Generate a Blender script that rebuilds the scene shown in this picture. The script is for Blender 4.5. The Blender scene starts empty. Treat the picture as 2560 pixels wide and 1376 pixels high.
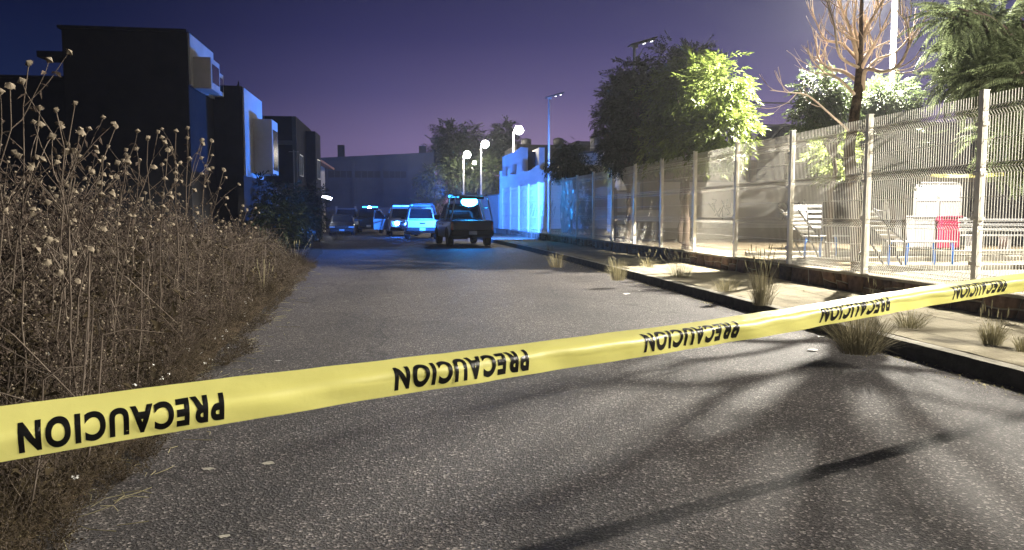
import bpy, bmesh, math, random
import numpy as np
from mathutils import Vector, Matrix, noise as mnoise

scene = bpy.context.scene
COL = scene.collection
rnd = random.Random(11)
RAD = math.radians

# ------------------------------------------------------------------ camera
PITCH, YAW, CAM_H, FPX = RAD(4.63), RAD(8.07), 1.5, 1900.0
cam_data = bpy.data.cameras.new('camera')
cam_data.sensor_width = 36.0
cam_data.lens = 36.0 * FPX / 2560.0
cam_data.clip_start = 0.05
cam_data.clip_end = 3000.0
cam = bpy.data.objects.new('camera', cam_data)
COL.objects.link(cam)
cam.location = (0, 0, CAM_H)
cam.rotation_euler = (math.pi / 2 - PITCH, 0, -YAW)
scene.camera = cam

# ------------------------------------------------------------------ exposure
vs = scene.view_settings
vs.view_transform = 'Standard'
vs.look = 'None'
vs.exposure = 2.0
vs.gamma = 1.0
vs.use_curve_mapping = False
scene.cycles.use_denoising = True
scene.cycles.max_bounces = 3
scene.cycles.diffuse_bounces = 2
scene.cycles.glossy_bounces = 2
scene.cycles.transparent_max_bounces = 8
scene.cycles.sample_clamp_indirect = 4.0
scene.cycles.use_light_tree = True
scene.cycles.use_adaptive_sampling = True
scene.cycles.adaptive_threshold = .02

# ------------------------------------------------------------------ night sky
world = bpy.data.worlds.new('World')
scene.world = world
world.use_nodes = True
wt = world.node_tree
wt.nodes.clear()
def wn(t): return wt.nodes.new(t)
w_out = wn('ShaderNodeOutputWorld')
w_bg = wn('ShaderNodeBackground')
w_tc = wn('ShaderNodeTexCoord')
w_sep = wn('ShaderNodeSeparateXYZ')
wt.links.new(w_tc.outputs['Generated'], w_sep.inputs[0])
ramp = wn('ShaderNodeValToRGB')
cr = ramp.color_ramp
stops = [(0.0, (.235, .150, .35)), (.09, (.165, .110, .295)), (.15, (.078, .058, .205)),
         (.22, (.034, .028, .136)), (.28, (.021, .019, .098)), (1.0, (.007, .008, .040))]
cr.elements[0].position, cr.elements[0].color = stops[0][0], stops[0][1] + (1,)
cr.elements[1].position, cr.elements[1].color = stops[-1][0], stops[-1][1] + (1,)
for p, c in stops[1:-1]:
    e = cr.elements.new(p); e.color = c + (1,)
wt.links.new(w_sep.outputs['Z'], ramp.inputs[0])
# the town's glow is stronger towards one side of the horizon
w_dot = wn('ShaderNodeVectorMath'); w_dot.operation = 'DOT_PRODUCT'
w_dot.inputs[1].default_value = (math.sin(RAD(32)), math.cos(RAD(32)), 0)
wt.links.new(w_tc.outputs['Generated'], w_dot.inputs[0])
w_mr = wn('ShaderNodeMapRange'); w_mr.interpolation_type = 'SMOOTHSTEP'
w_mr.inputs[1].default_value, w_mr.inputs[2].default_value = .56, 1.0
wt.links.new(w_dot.outputs['Value'], w_mr.inputs[0])
w_tint = wn('ShaderNodeMix'); w_tint.data_type = 'RGBA'
w_tint.inputs[6].default_value = (.06, .22, .30, 1)
w_tint.inputs[7].default_value = (1.55, 1.62, 1.25, 1)
wt.links.new(w_mr.outputs[0], w_tint.inputs[0])
w_mul = wn('ShaderNodeMix'); w_mul.data_type = 'RGBA'; w_mul.blend_type = 'MULTIPLY'
w_mul.inputs[0].default_value = 1.0
wt.links.new(ramp.outputs[0], w_mul.inputs[6])
wt.links.new(w_tint.outputs[2], w_mul.inputs[7])
w_sky = wn('ShaderNodeTexSky'); w_sky.sky_type = 'NISHITA'; w_sky.sun_disc = False
w_sky.sun_elevation = RAD(-4.5); w_sky.sun_rotation = RAD(32)
w_add = wn('ShaderNodeMix'); w_add.data_type = 'RGBA'; w_add.blend_type = 'ADD'
w_add.inputs[0].default_value = .05
wt.links.new(w_mul.outputs[2], w_add.inputs[6])
wt.links.new(w_sky.outputs[0], w_add.inputs[7])
wt.links.new(w_add.outputs[2], w_bg.inputs[0])
w_bg.inputs[1].default_value = .22
wt.links.new(w_bg.outputs[0], w_out.inputs[0])

# ------------------------------------------------------------------ helpers
_F = Vector((math.sin(YAW) * math.cos(PITCH), math.cos(YAW) * math.cos(PITCH), -math.sin(PITCH)))
_R = Vector((math.cos(YAW), -math.sin(YAW), 0)); _U = _R.cross(_F); _C = Vector((0, 0, CAM_H))
def at(px, py, d):
    return _C + d * (_F + _R * ((px - 1280) / FPX) - _U * ((py - 688) / FPX))
def gp(px, d, z=0.0):
    return _C + _R * ((px - 1280) / FPX * d) + _F * d + _U * ((z - CAM_H - _F.z * d) / _U.z)

def bend(Y):
    """sideways drift of the slightly curving street"""
    if Y < 14: return 0.0
    if Y < 46: return -.001 * (Y - 14) ** 2
    return -1.024 - .064 * (Y - 46)

class MB:
    def __init__(s): s.v = []; s.f = []
    def add(s, V, F, M=None):
        o = len(s.v)
        for p in V:
            p = Vector(p)
            s.v.append(tuple(M @ p) if M is not None else tuple(p))
        for f in F: s.f.append(tuple(i + o for i in f))
    def box(s, x0, x1, y0, y1, z0, z1, M=None):
        V = [(x, y, z) for z in (z0, z1) for y in (y0, y1) for x in (x0, x1)]
        F = [(0, 2, 3, 1), (4, 5, 7, 6), (0, 1, 5, 4), (2, 6, 7, 3), (0, 4, 6, 2), (1, 3, 7, 5)]
        s.add(V, F, M); return s
    def tube(s, pts, rad, n=6, cap=True):
        pts = [Vector(p) for p in pts]
        if not hasattr(rad, '__len__'): rad = [rad] * len(pts)
        o = len(s.v); up = None
        for i, p in enumerate(pts):
            d = (pts[min(i + 1, len(pts) - 1)] - pts[max(i - 1, 0)])
            d = d.normalized() if d.length > 1e-9 else Vector((0, 0, 1))
            if up is None: up = Vector((0, 0, 1)) if abs(d.z) < .9 else Vector((1, 0, 0))
            a = d.cross(up)
            a = a.normalized() if a.length > 1e-6 else d.orthogonal().normalized()
            b = a.cross(d); up = b
            for k in range(n):
                t = 2 * math.pi * (k + .5) / n
                s.v.append(tuple(p + rad[i] * (math.cos(t) * a + math.sin(t) * b)))
        for i in range(len(pts) - 1):
            for k in range(n):
                k2 = (k + 1) % n
                s.f.append((o + i * n + k, o + (i + 1) * n + k, o + (i + 1) * n + k2, o + i * n + k2))
        if cap:
            s.f.append(tuple(o + k for k in range(n)))
            e = o + (len(pts) - 1) * n
            s.f.append(tuple(e + k for k in reversed(range(n))))
        return s
    def lathe(s, prof, n=12, M=None):
        V, F = [], []
        for r, z in prof:
            for k in range(n):
                t = 2 * math.pi * k / n
                V.append((r * math.cos(t), r * math.sin(t), z))
        for i in range(len(prof) - 1):
            for k in range(n):
                k2 = (k + 1) % n
                F.append((i * n + k, i * n + k2, (i + 1) * n + k2, (i + 1) * n + k))
        F.append(tuple(reversed(range(n))))
        F.append(tuple((len(prof) - 1) * n + k for k in range(n)))
        s.add(V, F, M); return s
    def prism(s, poly, a0, a1, axis='x', M=None):
        n = len(poly); V = []
        for a in (a0, a1):
            for p, q in poly:
                V.append({'x': (a, p, q), 'y': (p, a, q), 'z': (p, q, a)}[axis])
        F = [tuple(reversed(range(n))), tuple(range(n, 2 * n))]
        for i in range(n):
            j = (i + 1) % n
            F.append((i, j, n + j, n + i))
        s.add(V, F, M); return s
    def build(s, name, m, parent=None, smooth=False, bevel=0, seg=2, loc=None):
        me = bpy.data.meshes.new(name)
        me.from_pydata(s.v, [], s.f)
        bm = bmesh.new(); bm.from_mesh(me)
        bmesh.ops.recalc_face_normals(bm, faces=bm.faces)
        bm.to_mesh(me); bm.free()
        return link(name, me, m, parent, smooth, bevel, seg, loc)

def link(name, me, m, parent=None, smooth=False, bevel=0, seg=2, loc=None):
    o = bpy.data.objects.new(name, me)
    if m is not None and not me.materials: me.materials.append(m)
    COL.objects.link(o)
    if parent is not None: o.parent = parent
    if loc is not None: o.location = loc
    if smooth:
        me.polygons.foreach_set('use_smooth', [True] * len(me.polygons))
    if bevel:
        b = o.modifiers.new('bevel', 'BEVEL'); b.width = bevel; b.segments = seg
        b.limit_method = 'ANGLE'; b.angle_limit = RAD(35)
    return o

def tag(o, label=None, cat=None, group=None, kind=None):
    if label: o['label'] = label
    if cat: o['category'] = cat
    if group: o['group'] = group
    if kind: o['kind'] = kind
    return o
def thing(name, label, cat, loc=(0, 0, 0), rz=0, group=None):
    o = bpy.data.objects.new(name, None); COL.objects.link(o)
    o.empty_display_size = .2
    o.location = loc; o.rotation_euler = (0, 0, rz)
    return tag(o, label, cat, group)
def copy_tree(o, parent=None):
    c = o.copy(); COL.objects.link(c); c.parent = parent
    for ch in list(o.children): copy_tree(ch, c)
    return c

def tri_mesh(name, V, T):
    """numpy triangles -> mesh"""
    me = bpy.data.meshes.new(name)
    V = np.asarray(V, np.float32); T = np.asarray(T, np.int32)
    me.vertices.add(len(V)); me.vertices.foreach_set('co', V.ravel())
    me.loops.add(T.size); me.loops.foreach_set('vertex_index', T.ravel())
    me.polygons.add(len(T)); me.polygons.foreach_set('loop_start', np.arange(0, T.size, 3, dtype=np.int32))
    me.update(calc_edges=True); me.validate()
    return me
def to_tris(mb):
    T = []
    for f in mb.f:
        for i in range(1, len(f) - 1): T.append((f[0], f[i], f[i + 1]))
    return np.array(mb.v, float).reshape(-1, 3), np.array(T, int).reshape(-1, 3)
def scatter(name, protos, places):
    """merge transformed copies of (V, T) protos into one mesh"""
    Vs, Ts, o = [], [], 0
    for k, M in places:
        V, T = protos[k]
        M = np.array(M)
        Vs.append(V @ M[:3, :3].T + M[:3, 3]); Ts.append(T + o); o += len(V)
    return tri_mesh(name, np.concatenate(Vs), np.concatenate(Ts))
def trs(loc, rx=0, ry=0, rz=0, s=1.0):
    return Matrix.Translation(loc) @ Matrix.Rotation(rz, 4, 'Z') @ Matrix.Rotation(ry, 4, 'Y') @ Matrix.Rotation(rx, 4, 'X') @ Matrix.Scale(s, 4)
def aim(loc, d, roll=0, s=1.0):
    q = Vector(d).to_track_quat('Y', 'Z')
    return Matrix.Translation(loc) @ q.to_matrix().to_4x4() @ Matrix.Rotation(roll, 4, 'Y') @ Matrix.Scale(s, 4)

# ------------------------------------------------------------------ materials
def mat(name, col, rough=.8, spec=.3, metal=0.0, col2=None, nscale=3.0, ndetail=6.0, bump=0.0, bscale=40.0,
        bdist=.01, emis=None, estr=0.0, trans=0.0, island=0.0, objrand=0.0, coat=0.0, alpha=1.0, contrast=(.35, .65)):
    m = bpy.data.materials.new(name); m.use_nodes = True
    t = m.node_tree; N = t.nodes; L = t.links
    b = N['Principled BSDF']; out = N['Material Output']
    b.inputs['Base Color'].default_value = tuple(col) + (1,)
    b.inputs['Roughness'].default_value = rough
    b.inputs['Specular IOR Level'].default_value = spec
    b.inputs['Metallic'].default_value = metal
    b.inputs['Coat Weight'].default_value = coat
    b.inputs['Alpha'].default_value = alpha
    tc = N.new('ShaderNodeTexCoord')
    src = None
    if col2 is not None:
        nz = N.new('ShaderNodeTexNoise'); nz.inputs['Scale'].default_value = nscale; nz.inputs['Detail'].default_value = ndetail
        nz.inputs['Roughness'].default_value = .62
        L.new(tc.outputs['Object'], nz.inputs['Vector'])
        r = N.new('ShaderNodeValToRGB')
        r.color_ramp.elements[0].position, r.color_ramp.elements[1].position = contrast
        r.color_ramp.elements[0].color = tuple(col) + (1,); r.color_ramp.elements[1].color = tuple(col2) + (1,)
        L.new(nz.outputs['Fac'], r.inputs[0]); src = r.outputs[0]
    if island or objrand:
        hsv = N.new('ShaderNodeHueSaturation')
        if src is not None: L.new(src, hsv.inputs['Color'])
        else: hsv.inputs['Color'].default_value = tuple(col) + (1,)
        mr = N.new('ShaderNodeMapRange')
        a = island or objrand
        mr.inputs[3].default_value = 1 - a; mr.inputs[4].default_value = 1 + a
        if island:
            g = N.new('ShaderNodeNewGeometry'); L.new(g.outputs['Random Per Island'], mr.inputs[0])
        else:
            g = N.new('ShaderNodeObjectInfo'); L.new(g.outputs['Random'], mr.inputs[0])
        L.new(mr.outputs[0], hsv.inputs['Value']); src = hsv.outputs[0]
    if src is not None: L.new(src, b.inputs['Base Color'])
    if bump:
        bn = N.new('ShaderNodeTexNoise'); bn.inputs['Scale'].default_value = bscale; bn.inputs['Detail'].default_value = 5
        L.new(tc.outputs['Object'], bn.inputs['Vector'])
        bp = N.new('ShaderNodeBump'); bp.inputs['Strength'].default_value = bump; bp.inputs['Distance'].default_value = bdist
        L.new(bn.outputs['Fac'], bp.inputs['Height']); L.new(bp.outputs[0], b.inputs['Normal'])
    if emis:
        b.inputs['Emission Color'].default_value = tuple(emis) + (1,); b.inputs['Emission Strength'].default_value = estr
    if trans:
        tr = N.new('ShaderNodeBsdfTranslucent')
        if src is not None: L.new(src, tr.inputs['Color'])
        else: tr.inputs['Color'].default_value = tuple(col) + (1,)
        mx = N.new('ShaderNodeMixShader'); mx.inputs[0].default_value = trans
        L.new(b.outputs[0], mx.inputs[1]); L.new(tr.outputs[0], mx.inputs[2]); L.new(mx.outputs[0], out.inputs['Surface'])
    return m

def asphalt_mat():
    m = mat('asphalt', (.060, .055, .056), rough=.72, spec=.32)
    t = m.node_tree; N = t.nodes; L = t.links; b = N['Principled BSDF']
    tc = N.new('ShaderNodeTexCoord')
    def noise(sc, det=4, rough=.6):
        n = N.new('ShaderNodeTexNoise'); n.inputs['Scale'].default_value = sc; n.inputs['Detail'].default_value = det
        n.inputs['Roughness'].default_value = rough; L.new(tc.outputs['Object'], n.inputs['Vector']); return n
    vo = N.new('ShaderNodeTexVoronoi'); vo.inputs['Scale'].default_value = 78; L.new(tc.outputs['Object'], vo.inputs['Vector'])
    vc = N.new('ShaderNodeSeparateColor'); L.new(vo.outputs['Color'], vc.inputs[0])
    r1 = N.new('ShaderNodeValToRGB'); L.new(vc.outputs[0], r1.inputs[0])       # aggregate grains
    e = r1.color_ramp.elements
    e[0].color = (.017, .0155, .016, 1); e[1].color = (.26, .245, .23, 1); e[1].position = 1.0
    x = e.new(.5); x.color = (.032, .0285, .029, 1)
    x = e.new(.82); x.color = (.061, .055, .053, 1)
    x = e.new(.92); x.color = (.125, .116, .11, 1)
    big = noise(.55, 6, .65); r2 = N.new('ShaderNodeValToRGB'); L.new(big.outputs[0], r2.inputs[0])
    r2.color_ramp.elements[0].position, r2.color_ramp.elements[1].position = .33, .68
    r2.color_ramp.elements[0].color = (.72, .70, .71, 1); r2.color_ramp.elements[1].color = (1.25, 1.2, 1.16, 1)
    mx = N.new('ShaderNodeMix'); mx.data_type = 'RGBA'; mx.blend_type = 'MULTIPLY'; mx.inputs[0].default_value = 1
    L.new(r1.outputs[0], mx.inputs[6]); L.new(r2.outputs[0], mx.inputs[7])
    # pale dried mud spots
    sp = noise(2.3, 3, .5); r3 = N.new('ShaderNodeValToRGB'); L.new(sp.outputs[0], r3.inputs[0])
    r3.color_ramp.elements[0].position, r3.color_ramp.elements[1].position = .70, .76
    mx2 = N.new('ShaderNodeMix'); mx2.data_type = 'RGBA'; L.new(r3.outputs[0], mx2.inputs[0])
    L.new(mx.outputs[2], mx2.inputs[6]); mx2.inputs[7].default_value = (.13, .12, .11, 1)
    # wheel tracks polished darker along the street, tar seams and hairline cracks
    sx = N.new('ShaderNodeSeparateXYZ'); L.new(tc.outputs['Object'], sx.inputs[0])
    wob = noise(.25, 2); wadd = N.new('ShaderNodeMath'); wadd.operation = 'MULTIPLY_ADD'
    L.new(wob.outputs[0], wadd.inputs[0]); wadd.inputs[1].default_value = .8; L.new(sx.outputs['X'], wadd.inputs[2])
    sn = N.new('ShaderNodeMath'); sn.operation = 'MULTIPLY'; L.new(wadd.outputs[0], sn.inputs[0]); sn.inputs[1].default_value = 3.7
    si = N.new('ShaderNodeMath'); si.operation = 'SINE'; L.new(sn.outputs[0], si.inputs[0])
    tr = N.new('ShaderNodeMapRange'); L.new(si.outputs[0], tr.inputs[0]); tr.inputs[1].default_value = -1; tr.inputs[3].default_value = .84; tr.inputs[4].default_value = 1.08
    m3 = N.new('ShaderNodeMix'); m3.data_type = 'RGBA'; m3.blend_type = 'MULTIPLY'; m3.inputs[0].default_value = 1
    L.new(mx2.outputs[2], m3.inputs[6]); L.new(tr.outputs[0], m3.inputs[7])
    wp = noise(1.1, 4); wv = N.new('ShaderNodeMix'); wv.data_type = 'VECTOR'; wv.inputs[0].default_value = .35
    L.new(tc.outputs['Object'], wv.inputs[4]); L.new(wp.outputs['Color'], wv.inputs[5])
    vc2 = N.new('ShaderNodeTexVoronoi'); vc2.feature = 'DISTANCE_TO_EDGE'; vc2.inputs['Scale'].default_value = .42; L.new(wv.outputs[1], vc2.inputs['Vector'])
    rc = N.new('ShaderNodeValToRGB'); L.new(vc2.outputs['Distance'], rc.inputs[0])
    rc.color_ramp.elements[0].position, rc.color_ramp.elements[1].position = .0025, .007
    rc.color_ramp.elements[0].color = (.38, .37, .37, 1); rc.color_ramp.elements[1].color = (1, 1, 1, 1)
    m4 = N.new('ShaderNodeMix'); m4.data_type = 'RGBA'; m4.blend_type = 'MULTIPLY'; m4.inputs[0].default_value = .8
    L.new(m3.outputs[2], m4.inputs[6]); L.new(rc.outputs[0], m4.inputs[7])
    st = noise(.9, 3, .55); rs_ = N.new('ShaderNodeValToRGB'); L.new(st.outputs[0], rs_.inputs[0])
    rs_.color_ramp.elements[0].position, rs_.color_ramp.elements[1].position = .27, .36
    rs_.color_ramp.elements[0].color = (.55, .54, .54, 1); rs_.color_ramp.elements[1].color = (1, 1, 1, 1)
    m5 = N.new('ShaderNodeMix'); m5.data_type = 'RGBA'; m5.blend_type = 'MULTIPLY'; m5.inputs[0].default_value = .8
    L.new(m4.outputs[2], m5.inputs[6]); L.new(rs_.outputs[0], m5.inputs[7])
    L.new(m5.outputs[2], b.inputs['Base Color'])
    fine = noise(190, 3, .7)
    ad = N.new('ShaderNodeMath'); ad.operation = 'ADD'; L.new(vo.outputs['Distance'], ad.inputs[0]); L.new(fine.outputs[0], ad.inputs[1])
    bp = N.new('ShaderNodeBump'); bp.inputs['Strength'].default_value = 1.0; bp.inputs['Distance'].default_value = .010
    L.new(ad.outputs[0], bp.inputs['Height']); L.new(bp.outputs[0], b.inputs['Normal'])
    return m

M_asph = asphalt_mat()
M_walk = mat('sandy_concrete', (.19, .168, .120), col2=(.29, .262, .19), nscale=2.2, rough=.95, spec=.1, bump=.6, bscale=28, bdist=.02)
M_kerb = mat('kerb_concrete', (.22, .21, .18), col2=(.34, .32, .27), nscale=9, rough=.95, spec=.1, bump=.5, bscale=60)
M_kerbface = mat('shaded_kerb_face', (.045, .042, .036), col2=(.09, .083, .07), nscale=6, rough=.95, spec=.1, bump=.6, bscale=50)  # shade on the kerb's road side, put into the dark colour
M_soil = mat('dry_soil', (.06, .045, .03), col2=(.12, .09, .06), nscale=5, rough=1, spec=.05, bump=.8, bscale=25, bdist=.03)
M_park = mat('park_pavement', (.13, .118, .096), col2=(.18, .166, .135), nscale=1.3, rough=.95, spec=.1, bump=.3, bscale=40)
M_dirt = mat('park_dirt', (.115, .092, .060), col2=(.18, .147, .10), nscale=2, rough=1, spec=.05, bump=.7, bscale=20, bdist=.03)
M_stone = mat('brown_stone', (.10, .062, .045), col2=(.19, .12, .085), nscale=9, rough=.9, spec=.2, bump=.7, bscale=30, objrand=.45)
M_mortar = mat('mortar', (.24, .22, .18), col2=(.33, .30, .25), nscale=14, rough=1, spec=.05, bump=.5, bscale=70)
M_fence = mat('white_powder_coat', (.86, .84, .76), rough=.42, spec=.5, col2=(.76, .73, .64), nscale=6)
M_wire = mat('white_wire', (.86, .84, .77), rough=.45, spec=.5)
M_tape = mat('yellow_tape', (.88, .84, .27), rough=.44, spec=1.0, trans=.42, bump=.5, bscale=16, bdist=.006)
M_ink = mat('black_ink', (.006, .006, .006), rough=.35, spec=.4)
M_dry = mat('dry_stalk', (.082, .063, .051), rough=.95, spec=.1, island=.45, col2=(.165, .136, .110), nscale=3)
M_dryleaf = mat('dry_leaf', (.078, .060, .049), rough=1, spec=.05, island=.6, trans=.25)
M_head = mat('seed_head', (.22, .185, .14), rough=1, spec=.05, island=.4)
M_low = mat('low_weeds', (.038, .030, .018), rough=1, spec=.05, island=.6, trans=.25, col2=(.072, .056, .034), nscale=1.5)
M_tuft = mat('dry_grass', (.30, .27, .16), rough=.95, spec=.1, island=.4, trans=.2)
M_flower = mat('white_petal', (.75, .75, .72), rough=.8, spec=.1, trans=.2)
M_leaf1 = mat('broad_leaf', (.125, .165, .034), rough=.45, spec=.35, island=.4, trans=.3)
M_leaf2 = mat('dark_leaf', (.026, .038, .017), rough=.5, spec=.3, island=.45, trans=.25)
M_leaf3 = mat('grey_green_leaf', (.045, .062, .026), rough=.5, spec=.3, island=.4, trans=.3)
M_frond = mat('frond_leaf', (.125, .155, .075), rough=.5, spec=.3, island=.4, trans=.5)
M_bark = mat('bark', (.075, .058, .045), col2=(.13, .10, .08), nscale=18, rough=.95, spec=.1, bump=.8, bscale=35)
M_deadbark = mat('bare_wood', (.58, .48, .38), col2=(.44, .34, .26), nscale=8, rough=.9, spec=.1, bump=.5, bscale=40)
M_char = mat('blackened_bark', (.020, .017, .015), col2=(.10, .075, .055), nscale=16, rough=.95, spec=.15, bump=1, bscale=24)
M_galv = mat('painted_pole', (.55, .55, .53), rough=.4, spec=.5, col2=(.46, .46, .45), nscale=4)
M_darkmetal = mat('dark_metal', (.035, .035, .04), rough=.5, spec=.5)
M_steel = mat('galvanised_steel', (.36, .36, .36), rough=.45, metal=.6)
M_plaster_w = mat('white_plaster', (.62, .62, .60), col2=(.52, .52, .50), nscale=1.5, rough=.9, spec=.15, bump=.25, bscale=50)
M_plaster_d = mat('unlit_render', (.020, .020, .023), col2=(.030, .030, .032), nscale=1.2, rough=.95, spec=.1, bump=.3, bscale=40)  # near-black: darkness of the unlit walls is put into the colour
M_plaster_b = mat('beige_render', (.38, .34, .27), col2=(.31, .28, .22), nscale=1.4, rough=.95, spec=.1, bump=.3, bscale=40)
M_parkwall = mat('pale_park_wall', (.62, .60, .58), col2=(.50, .48, .47), nscale=1.1, rough=.95, spec=.1, bump=.3, bscale=40)
M_greywall = mat('grey_wall', (.20, .20, .205), col2=(.16, .16, .165), nscale=1.4, rough=.85, spec=.2)
M_brick = mat('red_brick', (.23, .10, .06), col2=(.30, .15, .09), nscale=5, rough=.95, spec=.1, objrand=.3)
M_roofdark = mat('dark_roof', (.03, .03, .034), rough=.8, spec=.2)
M_hall = mat('hall_wall', (.055, .062, .085), col2=(.04, .046, .066), nscale=.5, rough=.9, spec=.1)
M_tank = mat('water_tank', (.03, .03, .033), rough=.55, spec=.4)
M_glassd = mat('dark_glass', (.012, .014, .018), rough=.08, spec=.6)
M_graf = mat('spray_black', (.03, .03, .035), rough=.8)
M_grafw = mat('spray_white', (.6, .62, .65), rough=.8)
M_cblack = mat('car_black', (.010, .010, .013), rough=.3, spec=.5, coat=.7)
M_cnavy = mat('car_navy', (.008, .012, .030), rough=.4, spec=.4, coat=.2)
M_cwhite = mat('car_white', (.68, .68, .68), rough=.3, spec=.5, coat=.6)
M_cgrey = mat('car_grey', (.10, .105, .12), rough=.32, spec=.5, coat=.6)
M_tyre = mat('tyre', (.012, .012, .012), rough=.9, spec=.2)
M_rim = mat('rim', (.35, .35, .36), rough=.35, metal=.8)
M_chrome = mat('chrome', (.7, .7, .7), rough=.15, metal=1)
M_plastic = mat('black_plastic', (.015, .015, .016), rough=.6, spec=.4)
M_redlens = mat('red_lens', (.20, .01, .012), rough=.2, spec=.5, coat=.5)
M_clear = mat('clear_lens', (.55, .57, .6), rough=.15, spec=.6, coat=.5)
M_plate = mat('plate', (.6, .6, .58), rough=.5)
M_strobe = mat('strobe_cyan', (.2, .6, .9), emis=(.03, .46, 1.0), estr=40)
M_strobe_b = mat('strobe_blue', (.1, .2, .9), emis=(.05, .22, 1.0), estr=110)
M_bluelens = mat('blue_lens', (.02, .10, .5), rough=.2, spec=.5, emis=(.02, .25, 1), estr=3)
M_globe = mat('lit_globe', (.9, .9, .85), emis=(1.0, .90, .72), estr=150)
M_globe_far = mat('lit_lamp_face', (.9, .9, .9), emis=(.85, .92, 1.0), estr=18)
M_led = mat('led_strip', (.9, .9, .9), emis=(.9, .94, 1.0), estr=3)
M_redpanel = mat('red_paint', (.21, .010, .042), rough=.5, spec=.3)
M_blue = mat('blue_paint', (.03, .17, .62), rough=.4, spec=.4)
M_white = mat('white_sheet', (.50, .51, .53), rough=.6, spec=.3)
M_sheet = mat('plastic_sheet', (.55, .56, .58), rough=.25, spec=.5, trans=.4, alpha=.75)
M_wood = mat('stake_wood', (.20, .14, .08), col2=(.28, .20, .12), nscale=10, rough=.9)
M_litter = mat('white_litter', (.7, .7, .68), rough=.8)
# ================================================================== THE SETTING
def left_edge(Y):
    pts = [(-8, -1.5), (4, -1.70), (10, -2.08), (22, -2.70), (30, -3.1), (40, -4.3), (46, -5.2), (130, -11)]
    for (a, xa), (b, xb) in zip(pts, pts[1:]):
        if Y <= b: return xa + (xb - xa) * (Y - a) / (b - a)
    return pts[-1][1]
KERB = 5.2
def strip(name, m, fx0, fx1, ys, z, nx=2, wob=None):
    V, T = [], []
    for y in ys:
        a, b = fx0(y), fx1(y)
        for i in range(nx + 1):
            x = a + (b - a) * i / nx
            zz = z(x, y) if callable(z) else z
            V.append((x, y, zz))
    F = []
    for j in range(len(ys) - 1):
        for i in range(nx):
            p = j * (nx + 1) + i
            F.append((p, p + 1, p + nx + 2, p + nx + 1))
    me = bpy.data.meshes.new(name); me.from_pydata(V, [], F)
    return tag(link(name, me, m, smooth=True), kind='structure')
def frange(a, b, n): return [a + (b - a) * i / n for i in range(n + 1)]

g = MB(); g.add([(-600, -300, -.06), (600, -300, -.06), (600, 900, -.06), (-600, 900, -.06)], [(0, 1, 2, 3)])
tag(g.build('ground', M_soil), kind='structure')
strip('road', M_asph, lambda y: left_edge(y) - .5, lambda y: KERB + bend(y) + .02, frange(-10, 120, 130), 0.0, 6)
def soil_z(x, y):
    d = left_edge(y) - x
    return .012 + min(1, max(0, d) / 1.2) * .06 + .05 * mnoise.noise((x * .8, y * .8, 0)) * min(1, max(0, d))
strip('verge_soil', M_soil, lambda y: -40, lambda y: left_edge(y) + .1 * mnoise.noise((y * 1.7, 3, 0)), frange(-8, 44, 104), soil_z, 60)
strip('kerb', M_kerb, lambda y: KERB + bend(y), lambda y: KERB + bend(y) + .16, frange(-10, 60, 140),
      lambda x, y: .16 + .008 * mnoise.noise((x, y * 2.1, 5)), 1)
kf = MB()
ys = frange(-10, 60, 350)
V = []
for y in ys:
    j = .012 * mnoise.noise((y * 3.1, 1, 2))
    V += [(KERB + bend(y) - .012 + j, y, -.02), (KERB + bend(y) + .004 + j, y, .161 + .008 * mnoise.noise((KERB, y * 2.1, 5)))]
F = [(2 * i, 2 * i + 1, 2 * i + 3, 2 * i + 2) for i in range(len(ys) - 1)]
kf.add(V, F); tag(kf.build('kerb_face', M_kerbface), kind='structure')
def walk_z(x, y):
    return .165 + .022 * mnoise.noise((x * 1.1, y * .7, 9)) + .012 * mnoise.noise((x * 3, y * 3, 4)) + .03 * max(0, (x - bend(y) - 6.7)) 
strip('sidewalk', M_walk, lambda y: KERB + bend(y) + .158, lambda y: 7.5 + bend(y), frange(-10, 60, 280), walk_z, 14)
PZ = .45
strip('park_ground', M_dirt, lambda y: 7.72 + bend(y), lambda y: 70, frange(-12, 60, 36), PZ, 6)
# paved paths inside the park
for (nm, y0, y1, x1) in (('park_path', 10.8, 12.7, 60), ('park_path', 15.4, 17.8, 60)):
    strip(nm, M_park, lambda y: 8.4 + bend(y), lambda y: x1, frange(y0, y1, 3), PZ + .006, 10)
for y0 in (12.72, 15.28, 17.82):
    e = MB().box(8.4, 50, y0, y0 + .12, PZ - .05, PZ + .10)
    tag(e.build('path_edging', M_kerb, bevel=.015), kind='structure')

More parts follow.
